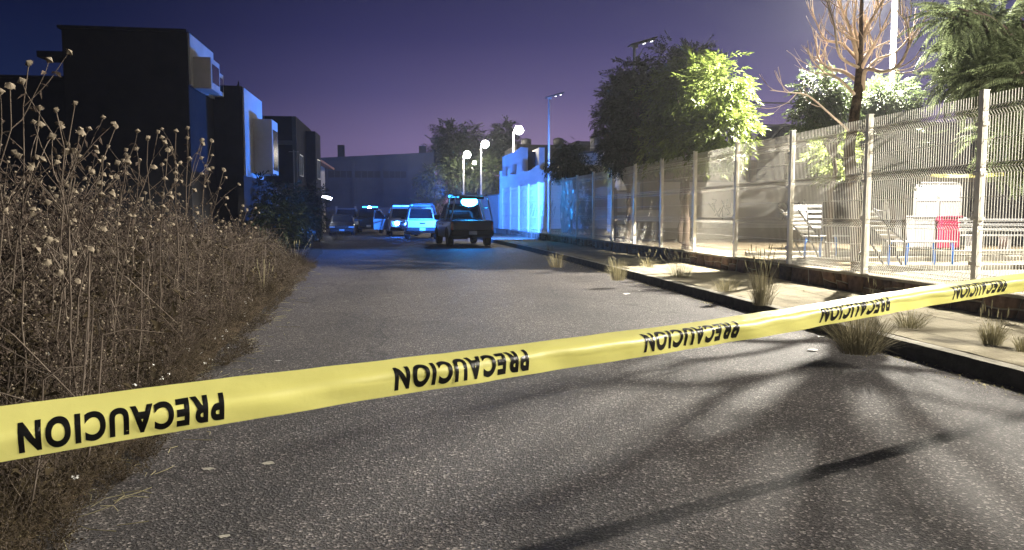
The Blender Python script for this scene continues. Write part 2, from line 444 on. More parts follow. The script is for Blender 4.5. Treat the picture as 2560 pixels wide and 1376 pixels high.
# ------------------------------------------------------------------ main lamp of the park
LAMP = Vector((11.15, 17.55, 7.05))
def lamp_head(root, p, m, rz=0):
    pass
def tall_lamp(loc, head_off, H, energy, label, lit=True, aim_pt=(5, 9, 0), cone=165, group='tall park flood lamps', blend=.14):
    t = thing('street_lamp', label, 'street lamp', loc, 0, group)
    MB().tube([(0, 0, 0), (0, 0, .25), (0, 0, H * .5), (0, 0, H + .1)], [.10, .085, .072, .058], 14).build('pole', M_galv, t, True)
    MB().box(-.2, .2, -.2, .2, 0, .03).build('base_plate', M_steel, t, bevel=.006)
    hx, hy = head_off
    MB().tube([(0, 0, H - .25), (hx * .4, hy * .4, H + .05), (hx * .85, hy * .85, H + .1)], .03, 8).build('arm', M_galv, t, True)
    a = math.atan2(hy, hx)
    hd = MB().box(-.32, .32, -.16, .16, -.045, .045, trs((hx, hy, H + .1), rz=a)).build('lamp_head', M_galv, t, bevel=.02)
    MB().box(-.26, .26, -.12, .12, -.004, 0, trs((hx, hy, H + .05), rz=a)).build('light_panel', M_globe if lit else M_led, hd)
    L = bpy.data.lights.new('lamp_light', 'SPOT'); L.energy = energy; L.color = (1.0, .93, .80)
    L.spot_size = RAD(cone); L.spot_blend = blend; L.shadow_soft_size = .07
    lo = bpy.data.objects.new('lamp_light', L); COL.objects.link(lo); lo.parent = t
    lo.location = (hx, hy, H + .02)
    d = Vector(aim_pt) - (Vector(loc) + lo.location)
    lo.rotation_euler = d.to_track_quat('-Z', 'Y').to_euler()
    return t
pl = gp(2213, 19.0, PZ)
tall_lamp((pl.x, pl.y, PZ), (LAMP.x - pl.x, LAMP.y - pl.y), LAMP.z - PZ, 9800,
          'tall white lamp post lighting the park, rising behind the bare tree',
          aim_pt=(LAMP.x - 1.35, LAMP.y - 2.05, PZ), cone=149)
tall_lamp((11.1, -.3, PZ), (-.7, .3), 6.7, 4300, 'tall lamp post of the park opposite the tied end of the caution tape', aim_pt=(9.7, 1.8, 0), cone=132, blend=.14)

# ------------------------------------------------------------------ stone base wall
WX0, WX1, WTOP = 7.46, 7.74, .49
wall = thing('stone_wall', 'low brown stone wall carrying the white mesh fence', 'wall', (0, 0, 0))
core = MB()
V, F = [], []
ys = frange(-2, 51, 106)
for y in ys:
    b = bend(y)
    V += [(WX0 + b + .03, y, .05), (WX0 + b + .03, y, WTOP - .004), (WX1 + b, y, WTOP - .004), (WX1 + b, y, .05)]
for i in range(len(ys) - 1):
    for k in range(3):
        F.append((4 * i + k, 4 * i + k + 1, 4 * i + 4 + k + 1, 4 * i + 4 + k))
F += [(0, 1, 2, 3), (len(V) - 1, len(V) - 2, len(V) - 3, len(V) - 4)]
core.add(V, F); core.build('mortar_core', M_mortar, wall)
cop = MB()
V, F = [], []
for y in frange(-2, 51, 212):
    b = bend(y); h = .012 * mnoise.noise((y * 2, 7, 1))
    V += [(WX0 + b - .01 + h, y, WTOP - .03), (WX0 + b - .015 + h, y, WTOP + .012 + h * .5), (WX1 + b, y, WTOP + .012)]
n = len(V) // 3
for i in range(n - 1):
    for k in range(2): F.append((3 * i + k, 3 * i + k + 1, 3 * i + 3 + k + 1, 3 * i + 3 + k))
cop.add(V, F); cop.build('coping', M_mortar, wall)
rs = random.Random(5)
def stone(poly, y_off):
    """one stone: polygon in (along, up), proud of the mortar with a worn rim"""
    cx = sum(p[0] for p in poly) / len(poly); cz = sum(p[1] for p in poly) / len(poly)
    b = bend(y_off + cx)
    n = len(poly); V, F = [], []
    dep = rs.uniform(.018, .04); tilt = rs.uniform(-.05, .05)
    for k, (s, d) in enumerate(((1, 0.012), (.985, -dep * .55), (.86, -dep))):
        for (u, w) in poly:
            V.append((WX0 + .03 + b + d + tilt * (u - cx) * (k > 0), y_off + cx + (u - cx) * s, cz + (w - cz) * s))
    for k in range(2):
        for i in range(n):
            j = (i + 1) % n
            F.append((k * n + i, k * n + j, (k + 1) * n + j, (k + 1) * n + i))
    F.append(tuple(2 * n + i for i in range(n)))
    m = MB(); m.add(V, F); m.build('stone', M_stone, wall, True)
y = 3.0; g0 = .012; nst = 0
z0, z1 = .16, WTOP - .02
lo_off = 0.0
while y < 47 and nst < 296:
    w = rs.uniform(.30, .62) * (1 + max(0, y - 25) * .01)
    hi_off = rs.uniform(-.07, .07)
    a0, a1 = g0 + lo_off * .0, w - g0
    bl, br = lo_off, hi_off               # slanted joints shared by neighbours
    L0, L1 = (g0 + bl, g0 - bl), (w - g0 + br, w - g0 - br)
    def X(side, z):
        s = (z - z0) / (z1 - z0)
        p = L0 if side == 0 else L1
        return p[0] + (p[1] - p[0]) * s
    kind = rs.random()
    if kind < .45:
        zc = (z0 + z1) / 2 + rs.uniform(-.03, .03)
        poly = [(X(0, z0), z0), (w * .5, z0 - .005), (X(1, z0), z0), (X(1, zc), zc), (X(1, z1), z1), (w * .45, z1 + .004), (X(0, z1), z1), (X(0, zc), zc)]
        stone(poly, y); nst += 1
    else:
        za, zb = rs.uniform(.27, .37), rs.uniform(.27, .37); zm = (za + zb) / 2 + rs.uniform(-.03, .03)
        stone([(X(0, z0), z0), (X(1, z0), z0), (X(1, zb - g0), zb - g0), (w * .5, zm - g0), (X(0, za - g0), za - g0)], y)
        if rs.random() < .35:
            q = w * rs.uniform(.4, .6)
            stone([(X(0, za + g0), za + g0), (q - g0, zm + g0), (q - g0 + .03, z1), (X(0, z1), z1)], y)
            stone([(q + g0, zm + g0), (X(1, zb + g0), zb + g0), (X(1, z1), z1), (q + g0 + .03, z1)], y); nst += 3
        else:
            stone([(X(0, za + g0), za + g0), (w * .5, zm + g0), (X(1, zb + g0), zb + g0), (X(1, z1), z1), (X(0, z1), z1)], y); nst += 2
    y += w; lo_off = hi_off

# ------------------------------------------------------------------ white mesh fence
fence = thing('mesh_fence', 'white folded wire mesh fence with square posts on the stone wall', 'fence', (0, 0, 0))
FX, FZ0, FH, BAY = 7.6, WTOP + .01, 2.58, 2.5
py = [4.21]
while py[-1] < 47: py.append(py[-1] + BAY)
posts = [Vector((FX + bend(v), v, FZ0 - .02)) for v in py]
pm = MB().box(-.043, .043, -.043, .043, 0, FH + .05)
pm.box(-.05, .05, -.05, .05, FH + .05, FH + .065)
pm.box(-.085, .085, -.06, .06, 0, .012)
post0 = pm.build('post', M_fence, fence, bevel=.004, loc=posts[0])
cm = MB().box(-.058, .03, -.075, .075, -.025, .025).box(-.066, -.05, -.012, .012, -.012, .012)
clamp0 = cm.build('clamp', M_fence, post0, loc=(0, 0, .35))
for i, p in enumerate(posts):
    if i == 0: o = post0
    else:
        o = post0.copy(); COL.objects.link(o); o.parent = fence; o.location = p
    for k, z in enumerate((.35, .95, 1.55, 2.2)):
        if i == 0 and k == 0: continue
        if i > 8: break
        q = clamp0.copy(); COL.objects.link(q); q.parent = o; q.location = (0, 0, z)
# profile of a vertical wire: (z, fold depth)
folds = (.14, .86, 1.62, 2.36)
prof = [(.02, 0)]
for z in folds:
    prof += [(z - .065, 0), (z, -.05), (z + .065, 0)]
prof.append((FH, 0))
def wire_pts(u): return [(d, u, z) for z, d in prof]
WR = .0043
hz = []
for z in folds: hz += [z - .065, z, z + .065]
hz += [.5, 1.24, 1.99]
nw = 48
wire_me = None
for i in range(len(posts) - 1):
    a, b = posts[i], posts[i + 1]
    d = b - a; L = d.length; rz = math.atan2(d.y, d.x) - math.pi / 2
    near = i < 5
    key = 'near' if near else 'far'
    m = MB()
    for z in hz:
        dep = -.05 if z in folds else 0
        m.tube([(dep - .006, .05, z), (dep - .006, L - .05, z)], WR * 1.15, 4, False)
    if not near:
        step = 1 if i < 12 else 2
        for k in range(0, nw, step):
            m.tube(wire_pts(.07 + (L - .14) * k / (nw - 1)), WR * (1 if step == 1 else 1.4), 3, False)
    pan = m.build('mesh_panel', M_wire, fence, loc=a)
    pan.rotation_euler = (0, 0, rz)
    if near:
        for k in range(nw):
            if wire_me is None:
                w = MB().tube(wire_pts(0), WR, 5).build('wire', M_wire, pan, loc=(0, .07, 0)); wire_me = w.data
            else:
                w = link('wire', wire_me, None, pan, loc=(0, .07 + (L - .14) * k / (nw - 1), 0))
    else: pan['kind'] = 'stuff'
# ================================================================== BUILDINGS
def window(root, x0, x1, z0, z1, y, face='y', depth=.05, name='window', glass=None, bars=0):
    """framed window standing proud of a wall plane; face 'y' looks to -Y, 'x' looks to +X"""
    f = MB(); t = .05
    def bx(a0, a1, b0, b1, d0, d1, mb):
        if face == 'y': mb.box(a0, a1, y - d1, y - d0, b0, b1)
        else: mb.box(y + d0, y + d1, a0, a1, b0, b1)
    bx(x0, x1, z0, z0 + t, .002, depth, f); bx(x0, x1, z1 - t, z1, .002, depth, f)
    bx(x0, x0 + t, z0 + t, z1 - t, .002, depth, f); bx(x1 - t, x1, z0 + t, z1 - t, .002, depth, f)
    for k in range(bars):
        c = x0 + (x1 - x0) * (k + 1) / (bars + 1); bx(c - .02, c + .02, z0 + t, z1 - t, .002, depth * .8, f)
    w = f.build(name, M_galv, root)
    g = MB(); bx(x0 + t, x1 - t, z0 + t, z1 - t, .002, .012, g); g.build('pane', glass or M_glassd, w)
    return w

# --- dark house with the raised end block (the tall black silhouette)
hA = thing('house', 'tall dark two storey house with a projecting upper window box', 'house', (0, 0, 0))
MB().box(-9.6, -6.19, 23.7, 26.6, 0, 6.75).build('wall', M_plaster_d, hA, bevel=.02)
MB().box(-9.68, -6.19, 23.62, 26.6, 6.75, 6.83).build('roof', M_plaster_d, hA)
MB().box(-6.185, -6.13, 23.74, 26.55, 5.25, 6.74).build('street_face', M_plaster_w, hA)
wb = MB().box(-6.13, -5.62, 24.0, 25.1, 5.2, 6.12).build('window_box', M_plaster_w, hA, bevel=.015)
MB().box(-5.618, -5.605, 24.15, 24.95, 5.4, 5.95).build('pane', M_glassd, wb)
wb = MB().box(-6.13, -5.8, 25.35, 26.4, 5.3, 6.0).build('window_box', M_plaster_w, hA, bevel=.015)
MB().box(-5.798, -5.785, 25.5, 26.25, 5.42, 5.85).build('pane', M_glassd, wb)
MB().box(-10.3, -9.61, 23.75, 24.6, 5.95, 6.12).build('eave', M_plaster_d, hA)
hL = thing('house', 'low dark house beside the tall dark one, half hidden by dry weeds', 'house', (0, 0, 0))
MB().box(-26, -9.7, 24.8, 33, 0, 5.5).build('wall', M_plaster_d, hL, bevel=.02)
MB().box(-26.1, -9.7, 24.7, 33, 5.5, 5.58).build('roof', M_roofdark, hL)
for x in (-22, -18, -14): window(hL, x, x + 1.6, 3.2, 4.5, 24.8, bars=1)
# --- house with pale street side and balcony box
hB = thing('house', 'dark house whose pale street side carries a boxy balcony', 'house', (0, 0, 0))
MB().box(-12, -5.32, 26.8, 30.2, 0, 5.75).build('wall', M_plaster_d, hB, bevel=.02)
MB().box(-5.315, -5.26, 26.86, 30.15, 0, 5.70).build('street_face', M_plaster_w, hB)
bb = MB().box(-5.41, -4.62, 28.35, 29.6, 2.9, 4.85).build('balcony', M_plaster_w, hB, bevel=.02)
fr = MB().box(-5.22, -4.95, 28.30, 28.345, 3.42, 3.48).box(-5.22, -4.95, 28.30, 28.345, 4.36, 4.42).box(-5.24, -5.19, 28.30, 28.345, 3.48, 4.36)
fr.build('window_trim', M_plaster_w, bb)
MB().box(-4.618, -4.61, 28.5, 29.5, 3.05, 4.5).build('pane', M_glassd, bb)
for k in range(5):
    MB().tube([(-5.9 - .05 * k, 29.2 + .18 * k, 5.7), (-5.88 - .05 * k, 29.22 + .18 * k, 6.25 + .06 * (k % 3))], .012, 5).build('rebar', M_darkmetal, hB)
# --- boundary wall with graffiti
bw = thing('boundary_wall', 'dark boundary wall with pale scrawled graffiti behind the shrubs', 'wall', (0, 0, 0))
MB().box(-5.6, -5.4, 30.95, 42.9, 0, 2.7).build('wall', M_plaster_d, bw)
MB().box(-5.25, -5.05, 25.4, 30.9, 0, 2.71).build('wall', M_plaster_d, bw)
gr = MB(); rg = random.Random(3)
for k in range(9):
    yy = 31.4 + .42 * k; zz = rg.uniform(1.7, 2.2); pts = []
    for j in range(9):
        a = j / 8 * 2 * math.pi * rg.uniform(.8, 1.2)
        pts.append((-5.39, yy + .17 * math.cos(a), zz + .28 * math.sin(a)))
    gr.tube(pts, .028, 4)
gr.build('graffiti', M_grafw, bw)
# --- brick house further on
hC = thing('house', 'unplastered block house with flat roof past the boundary wall', 'house', (0, 0, 0))
MB().box(-11.5, -5.75, 43, 50, 0, 6.75).build('wall', M_plaster_d, hC)
for (z) in (2.9, 5.2): MB().box(-11.5, -5.72, 42.97, 43.0, z, z + .25).build('tie_beam', M_greywall, hC)
for x in (-9.3, -7.6, -5.95): MB().box(x, x + .22, 42.96, 43.0, 0, 6.75).build('column', M_greywall, hC)
MB().box(-5.75, -5.2, 47.2, 50, 0, 6.4).build('wall', M_plaster_d, hC)
window(hC, 44, 45.4, 3.6, 4.8, -5.75, 'x', bars=1); window(hC, 47.8, 49.2, 3.6, 4.8, -5.2, 'x', bars=1)
pp = at(734, 375, 40); MB().tube([(pp.x, pp.y, 0), (pp.x, pp.y, pp.z)], .035, 8)
po = thing('antenna_pole', 'thin pale pole standing before the unplastered block house', 'pole', (pp.x, pp.y, 0))
MB().tube([(0, 0, 0), (0, 0, pp.z)], [.035, .025], 8).build('pole', M_galv, po, True)
MB().tube([(-.25, 0, pp.z - .1), (.25, 0, pp.z - .1)], .012, 6).build('crossbar', M_galv, po)
# --- end house with sloping eave and lit wall lamp
hD = thing('house', 'pale house with a sloping tiled eave above the lit wall lamp', 'house', (0, 0, 0))
MB().box(-12, -6.35, 53.5, 64, 0, 5.3).build('wall', M_plaster_b, hD)
MB().prism([(-12.2, 6.4), (-5.6, 5.05), (-5.6, 5.2), (-12.2, 6.6)], 53.2, 64.2, 'y').build('roof', M_brick, hD)
MB().box(-6.4, -5.95, 53.3, 53.75, 0, 2.55).build('pillar', M_plaster_w, hD, bevel=.01)
window(hD, 55, 56.6, 2.9, 4.4, -6.35, 'x', bars=1); window(hD, 58.5, 60.1, 2.9, 4.4, -6.35, 'x', bars=1)
lp = at(818, 493, 52.0)
wl = thing('wall_lamp', 'bright wall lamp on a bracket above the white gate pillar', 'lamp', (lp.x, lp.y, lp.z))
MB().tube([(-.75, .9, -.05), (-.3, .25, .05), (-.1, 0, .05)], .03, 6).build('bracket', M_darkmetal, wl)
MB().box(-.32, .32, -.16, .16, .03, .10, trs((0, 0, 0), ry=RAD(14))).build('housing', M_darkmetal, wl, bevel=.01)
MB().box(-.30, .30, -.15, .15, -.12, .03, trs((0, 0, 0), ry=RAD(14))).build('lens', M_globe_far, wl, bevel=.03)
# --- long hall closing the street
hall = thing('warehouse', 'long dark hall with pilasters closing the end of the street', 'warehouse', (0, 0, 0))
HY = 96
x0, x1 = at(812, 500, HY * .99).x, at(1085, 500, HY * .99).x
MB().prism([(x0 - 14, 0), (x1, 0), (x1, 9.1), (x0, 8.3), (x0 - 14, 8.1)], HY, HY + 25, 'y').build('wall', M_hall, hall)
for px in (820, 886, 956, 1022, 1075):
    q = at(px, 500, HY * .99).x
    MB().box(q - .18, q + .18, HY - .25, HY - .003, 0, 7.6).build('pilaster', M_hall, hall)
for a, b in ((826, 884), (890, 952), (960, 1016)):
    xa, xb = at(a, 500, HY * .99).x, at(b, 500, HY * .99).x
    w = MB().box(xa, xb, HY - .12, HY - .003, 5.9, 6.7).build('window_band', M_roofdark, hall)
    for k in range(1, 4):
        c = xa + (xb - xa) * k / 4
        MB().box(c - .03, c + .03, HY - .16, HY - .121, 5.9, 6.7).build('mullion', M_darkmetal, w)
for px, w in ((856, .8), (1058, .9)):
    q = at(px, 500, HY * .99).x
    MB().box(q - w / 2, q + w / 2, HY + .5, HY + 1.5, 8.1, 9.9).build('roof_box', M_plaster_d, hall)
# low fence wall before the hall
lw = thing('low_wall', 'low pale wall in front of the long hall', 'wall', (0, 0, 0))
MB().box(-14, 1.5, 76, 76.2, 0, 2.1).build('wall', M_hall, lw)
for k in range(9): MB().box(-13.8 + 1.8 * k, -13.6 + 1.8 * k, 75.9, 76.0, 0, 2.2).build('pier', M_greywall, lw)

# --- white compound wall with scalloped top, lit blue by the strobes
cw = thing('compound_wall', 'white wall with a scalloped stepped top across the end of the park', 'wall', (0, 0, 0))
CY = 51.5
def cx(px): return CY * math.tan(math.atan((px - 1280) / FPX) + YAW)
def cz(py): return CAM_H + CY * (534 - py) / FPX * 1.0
tops = [(1250, 428), (1256, 428), (1256, 441), (1269, 441), (1269, 422), (1276, 422), (1276, 436), (1291, 436), (1291, 412), (1297, 412), (1297, 414), (1304, 414),
        (1304, 427), (1316, 429), (1328, 424), (1338, 416), (1346, 411), (1352, 424), (1376, 428), (1420, 430), (1470, 440)]
poly = [(cx(1250), 0)] + [(cx(a), cz(b)) for a, b in tops] + [(cx(1470), 0)]
MB().prism(list(reversed(poly)), CY, CY + .25, 'y').build('wall', M_plaster_w, cw)
for px in (1253, 1273, 1294): MB().box(cx(px) - .1, cx(px) + .1, CY - .06, CY - .003, 0, 3.6).build('pier', M_plaster_w, cw, bevel=.01)
gt = MB().box(cx(1255.5), cx(1269.5), CY - .04, CY - .004, .05, 3.0).build('gate', M_white, cw)
for k in range(4):
    MB().box(cx(1255.5), cx(1269.5), CY - .07, CY - .041, .1 + .93 * k, .18 + .93 * k).build('rail', M_galv, gt)
gf = MB(); rg = random.Random(8)
for k in range(11):
    xx = cx(1308) + .2 * k; z0 = 1.2 + .1 * math.sin(k)
    gf.tube([(xx, CY - .012, z0), (xx + rg.uniform(0, .15), CY - .012, z0 + .5), (xx + .25, CY - .012, z0 + rg.uniform(.8, 1.2)), (xx + .1, CY - .012, z0 + .1)], .022, 4)
gf.build('graffiti', M_graf, cw)
MB().box(cx(1470), cx(1660), CY, CY + .25, 0, 3.35).build('wall', M_plaster_b, cw)
# long brick part of that wall
br = MB()
for r in range(12):
    for k in range(20):
        xx = cx(1485) + k * .30 + (r % 2) * .15
        br.box(xx, xx + .285, CY - .02, CY - .002, 1.75 + r * .09, 1.75 + r * .09 + .078)
br.build('brick_course', M_brick, cw)['kind'] = 'stuff'
# street wall going on from the fence
sw = thing('street_wall', 'pale rendered street wall running on past the gate', 'wall', (0, 0, 0))
MB().prism([(cx(1250) - .05, CY + .3), (cx(1250) + .15, CY + .3), (cx(1250) - 1.6, CY + 26), (cx(1250) - 1.8, CY + 26)], 0, 2.75, 'z').build('wall', M_plaster_w, sw)
MB().prism([(cx(1250) - .09, CY + .3), (cx(1250) + .19, CY + .3), (cx(1250) - 1.56, CY + 26), (cx(1250) - 1.84, CY + 26)], 2.75, 2.83, 'z').build('coping', M_kerb, sw)
# tall blue-lit house wall above the compound
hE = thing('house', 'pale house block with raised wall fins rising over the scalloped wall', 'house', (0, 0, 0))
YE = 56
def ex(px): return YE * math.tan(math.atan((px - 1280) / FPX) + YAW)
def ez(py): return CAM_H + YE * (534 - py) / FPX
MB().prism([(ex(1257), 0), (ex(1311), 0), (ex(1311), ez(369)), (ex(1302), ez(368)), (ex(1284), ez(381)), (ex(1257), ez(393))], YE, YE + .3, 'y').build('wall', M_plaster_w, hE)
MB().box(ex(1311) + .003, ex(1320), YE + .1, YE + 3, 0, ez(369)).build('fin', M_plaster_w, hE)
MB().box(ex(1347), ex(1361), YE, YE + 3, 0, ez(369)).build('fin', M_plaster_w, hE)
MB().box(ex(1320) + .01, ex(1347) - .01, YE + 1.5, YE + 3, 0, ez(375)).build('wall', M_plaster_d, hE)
# dark flat-roofed house with tanks
hF = thing('house', 'dark flat roofed house carrying black water tanks', 'house', (0, 0, 0))
YF = 70
def fx(px): return YF * math.tan(math.atan((px - 1280) / FPX) + YAW)
def fz(py): return CAM_H + YF * (534 - py) / FPX
MB().box(fx(1290), fx(1474), YF, YF + 8, 0, fz(362)).build('wall', M_plaster_d, hF)
MB().box(fx(1437), fx(1477), YF - .1, YF + 8, fz(362), fz(352)).build('parapet', M_plaster_d, hF)
MB().tube([(fx(1380), YF + 2, fz(362)), (fx(1380), YF + 2, fz(322))], .03, 5).build('antenna', M_darkmetal, hF)
window(hF, fx(1420), fx(1440), fz(400), fz(380), YF)
hG = thing('house', 'beige rendered house with a panelled wall beyond the park lamp', 'house', (0, 0, 0))
YG = 60
def gx(px): return YG * math.tan(math.atan((px - 1280) / FPX) + YAW)
def gz(py): return CAM_H + YG * (534 - py) / FPX
MB().prism([(gx(1430), 0), (gx(1700), 0), (gx(1700), gz(362)), (gx(1430), gz(385))], YG, YG + 6, 'y').build('wall', M_plaster_b, hG)
for px in (1455, 1503, 1552, 1600): MB().box(gx(px) - .02, gx(px) + .02, YG - .02, YG - .002, 3, gz(392)).build('joint', M_greywall, hG)
MB().prism([(gx(1425), gz(384)), (gx(1512), gz(376)), (gx(1512), gz(373)), (gx(1425), gz(381))], YG - .3, YG + 2, 'y').build('slab', M_roofdark, hG)
def tank(px, zt, zb, wpx, Y, label):
    def zz(p): return CAM_H + Y * (534 - p) / FPX
    x = Y * math.tan(math.atan((px - 1280) / FPX) + YAW)
    r = wpx / 2 / FPX * Y; h = zz(zt) - zz(zb)
    t = thing('water_tank', label, 'water tank', (x, Y + r + .1, zz(zb)), 0, 'rooftop water tanks')
    b = MB().lathe([(r, 0), (r, h * .74), (r * .93, h * .84), (r * .55, h * .94), (r * .3, h * .96)], 20).build('body', M_tank, t, True)
    MB().lathe([(r * .32, h * .955), (r * .32, h)], 14).build('lid', M_tank, t)
    for k in range(3): MB().lathe([(r * 1.02, h * (.15 + .22 * k)), (r * 1.02, h * (.19 + .22 * k))], 20).build('rib', M_tank, b)
tank(1318, 345, 362, 25, 71, 'small black water tank alone at the roof end over the pale wall fins')
tank(1398, 342, 362, 27, 71, 'black water tank on the dark roof behind the small dark tree')
tank(1492, 333, 374, 29, 61, 'large black water tank on the beige house beside the leafy crowns')

# --- park: back wall, building behind, dark house, grey wall
pw = thing('park_wall', 'long pale wall at the back of the park with black graffiti tags', 'wall', (0, 0, 0))
MB().box(10.4, 23.5, 30, 30.2, PZ - .2, 2.78).build('wall', M_parkwall, pw)
MB().box(10.35, 23.5, 29.97, 30.23, 2.78, 2.86).build('coping', M_greywall, pw)
MB().box(10.4, 23.5, 29.95, 29.997, PZ - .1, PZ + .45).build('plinth', M_mortar, pw)
gf = MB(); rg = random.Random(21)
for c0, n in ((15.6, 8), (12.6, 5), (18.6, 5)):
    for k in range(n):
        xx = c0 + .16 * k; pts = [(xx + rg.uniform(-.2, .2), 29.985, 1.55 + rg.uniform(-.35, .55)) for _ in range(5)]
        gf.tube(pts, .022, 4)
gf.build('graffiti', M_graf, pw)
bb = thing('shed', 'grey panelled building standing behind the park wall', 'building', (0, 0, 0))
MB().box(11.4, 25, 36, 42, 0, 4.05).build('wall', M_plaster_b, bb)
for k in range(13):
    MB().box(11.5 + k * 1.05, 11.56 + k * 1.05, 35.96, 35.998, .5, 4.0).build('batten', M_greywall, bb)
MB().box(11.3, 25.1, 35.9, 42, 4.05, 4.13).build('roof', M_greywall, bb)
dh = thing('house', 'narrow dark house with slanting roof behind the park wall', 'house', (0, 0, 0))
MB().prism([(17.3, 0), (20.6, 0), (20.6, 5.25), (17.75, 5.55), (17.3, 5.0)], 34, 35.8, 'y').build('wall', M_roofdark, dh)
MB().prism([(17.1, 5.02), (17.72, 5.62), (20.8, 5.32), (20.8, 5.40), (17.66, 5.71), (17.05, 5.08)], 33.9, 35.85, 'y').build('roof', M_darkmetal, dh)
gw = thing('grey_wall', 'grey wall with a black painted ring behind the steel bench', 'wall', (0, 0, 0))
MB().box(15.9, 34, 23.2, 23.4, PZ - .1, 2.55).build('wall', M_greywall, gw)
MB().box(15.85, 34, 23.17, 23.43, 2.55, 2.80).build('coping', M_plaster_b, gw)
rr = MB().tube([(19.2 + .42 * math.cos(a), 23.185, 1.75 + .27 * math.sin(a)) for a in frange(0, 2 * math.pi, 20)], .05, 5).build('painted_ring', M_graf, gw)
dk = thing('building', 'dark brown building with pilasters behind the grey wall', 'building', (0, 0, 0))
MB().box(17.5, 36, 27, 33, 0, 5.0).build('wall', mat('dark_brown_wall', (.07, .055, .05), rough=.9), dk)
for k in range(8): MB().box(17.6 + 1.6 * k, 17.9 + 1.6 * k, 26.9, 26.997, 0, 4.9).build('pilaster', M_greywall, dk)
# --- sports court cages
def cage(x0, x1, Y, z, label, n):
    t = thing('court_cage', label, 'cage', (0, 0, 0))
    for k in range(n + 1):
        x = x0 + (x1 - x0) * k / n
        MB().tube([(x, Y, PZ), (x, Y, z)], .045, 8).build('post', M_darkmetal, t, True)
    for zz in (z, z - 1.0, z - 2.2): MB().tube([(x0, Y, zz), (x1, Y, zz)], .032, 6).build('rail', M_darkmetal, t)
    m = MB()
    k = x0
    while k < x1:
        m.tube([(k, Y, PZ + 1.5), (k, Y, z)], .006, 3, False); k += .12
    zz = PZ + 1.5
    while zz < z:
        m.tube([(x0, Y, zz), (x1, Y, zz)], .006, 3, False); zz += .12
    m.build('netting', M_darkmetal, t)['kind'] = 'stuff'
cage(15.6, 20.2, 33, 6.5, 'dark framed sports court cage beside the leafy crown', 2)
cage(19.5, 27.5, 25.5, 5.62, 'dark framed court cage behind the drooping fronds', 3)
# ================================================================== LAMPS
def globe_lamp(px, py, d, base_z, label, r=.24, side=1, power=0, arm=.5):
    q = at(px, py, d)
    t = thing('street_lamp', label, 'street lamp', (q.x - side * arm, q.y, base_z), 0, 'lit street lamps')
    H = q.z - base_z
    MB().tube([(0, 0, 0), (0, 0, H * .5), (0, 0, H - .1)], [.11, .09, .06], 12).build('pole', M_galv, t, True)
    MB().tube([(0, 0, H - .2), (side * arm * .35, 0, H + .12), (side * arm, 0, H + r + .05)], .03, 8).build('arm', M_galv, t, True)
    MB().lathe([(r * .35, r * .85), (r * .55, r * 1.0), (r * .3, r * 1.15)], 14, trs((side * arm, 0, H))).build('cap', M_darkmetal, t)
    MB().lathe([(r * math.sin(a), -r * math.cos(a)) for a in frange(.15, math.pi - .3, 10)], 18, trs((side * arm, 0, H))).build('globe', M_globe, t, True)
    return t
globe_lamp(1297, 326, 60, 0, 'tall lit globe lamp rising behind the scalloped white wall', r=.33, arm=.45)
globe_lamp(1213, 361, 70, 0, 'lit globe lamp in front of the hedge, taller of the pair', r=.33, arm=.4)
globe_lamp(1168, 387, 80, 0, 'lit globe lamp in front of the hedge, lower of the pair', r=.36, arm=.4)
globe_lamp(1522, 385, 40, PZ, 'small lit park lamp before the beige house', r=.14, side=-1, arm=.28)
globe_lamp(2203, 284, 33, PZ, 'small lit globe lamp just above the fence by the bushy shrub', r=.17, side=-1, arm=.25)
globe_lamp(1187, 407, 92, 0, 'far tiny lit lamp between the two lamps at the hedge', r=.22, arm=.3)

def solar_lamp(px, py, d, label, rz):
    q = at(px, py, d)
    t = thing('solar_lamp', label, 'street lamp', (q.x, q.y, PZ), 0, 'tall solar lamps')
    H = q.z - PZ
    MB().tube([(0, 0, 0), (0, 0, .3), (0, 0, H)], [.09, .075, .05], 12).build('pole', M_galv, t, True)
    M = trs((.22, -.05, H + .05), ry=RAD(-17), rz=rz)
    hd = MB().box(-.45, .62, -.22, .22, 0, .045, M).build('solar_panel', M_darkmetal, t, bevel=.008)
    MB().box(-.44, .61, -.21, .21, .046, .049, M).build('cells', M_glassd, hd)
    for x in (.05, .35):
        MB().box(x, x + .2, -.09, .09, -.05, -.002, M).build('lamp_module', M_darkmetal, hd)
        MB().box(x + .03, x + .12, -.05, .05, -.056, -.051, M).build('led', M_led, hd)
    MB().box(-.08, .12, -.06, .06, H - .12, H + .04).build('bracket', M_steel, t)
solar_lamp(1586, 112, 28, 'tall solar lamp with tilted panel beside the leafy crown', 0)
solar_lamp(1373, 243, 42, 'solar lamp with tilted panel behind the small dark tree', 0)

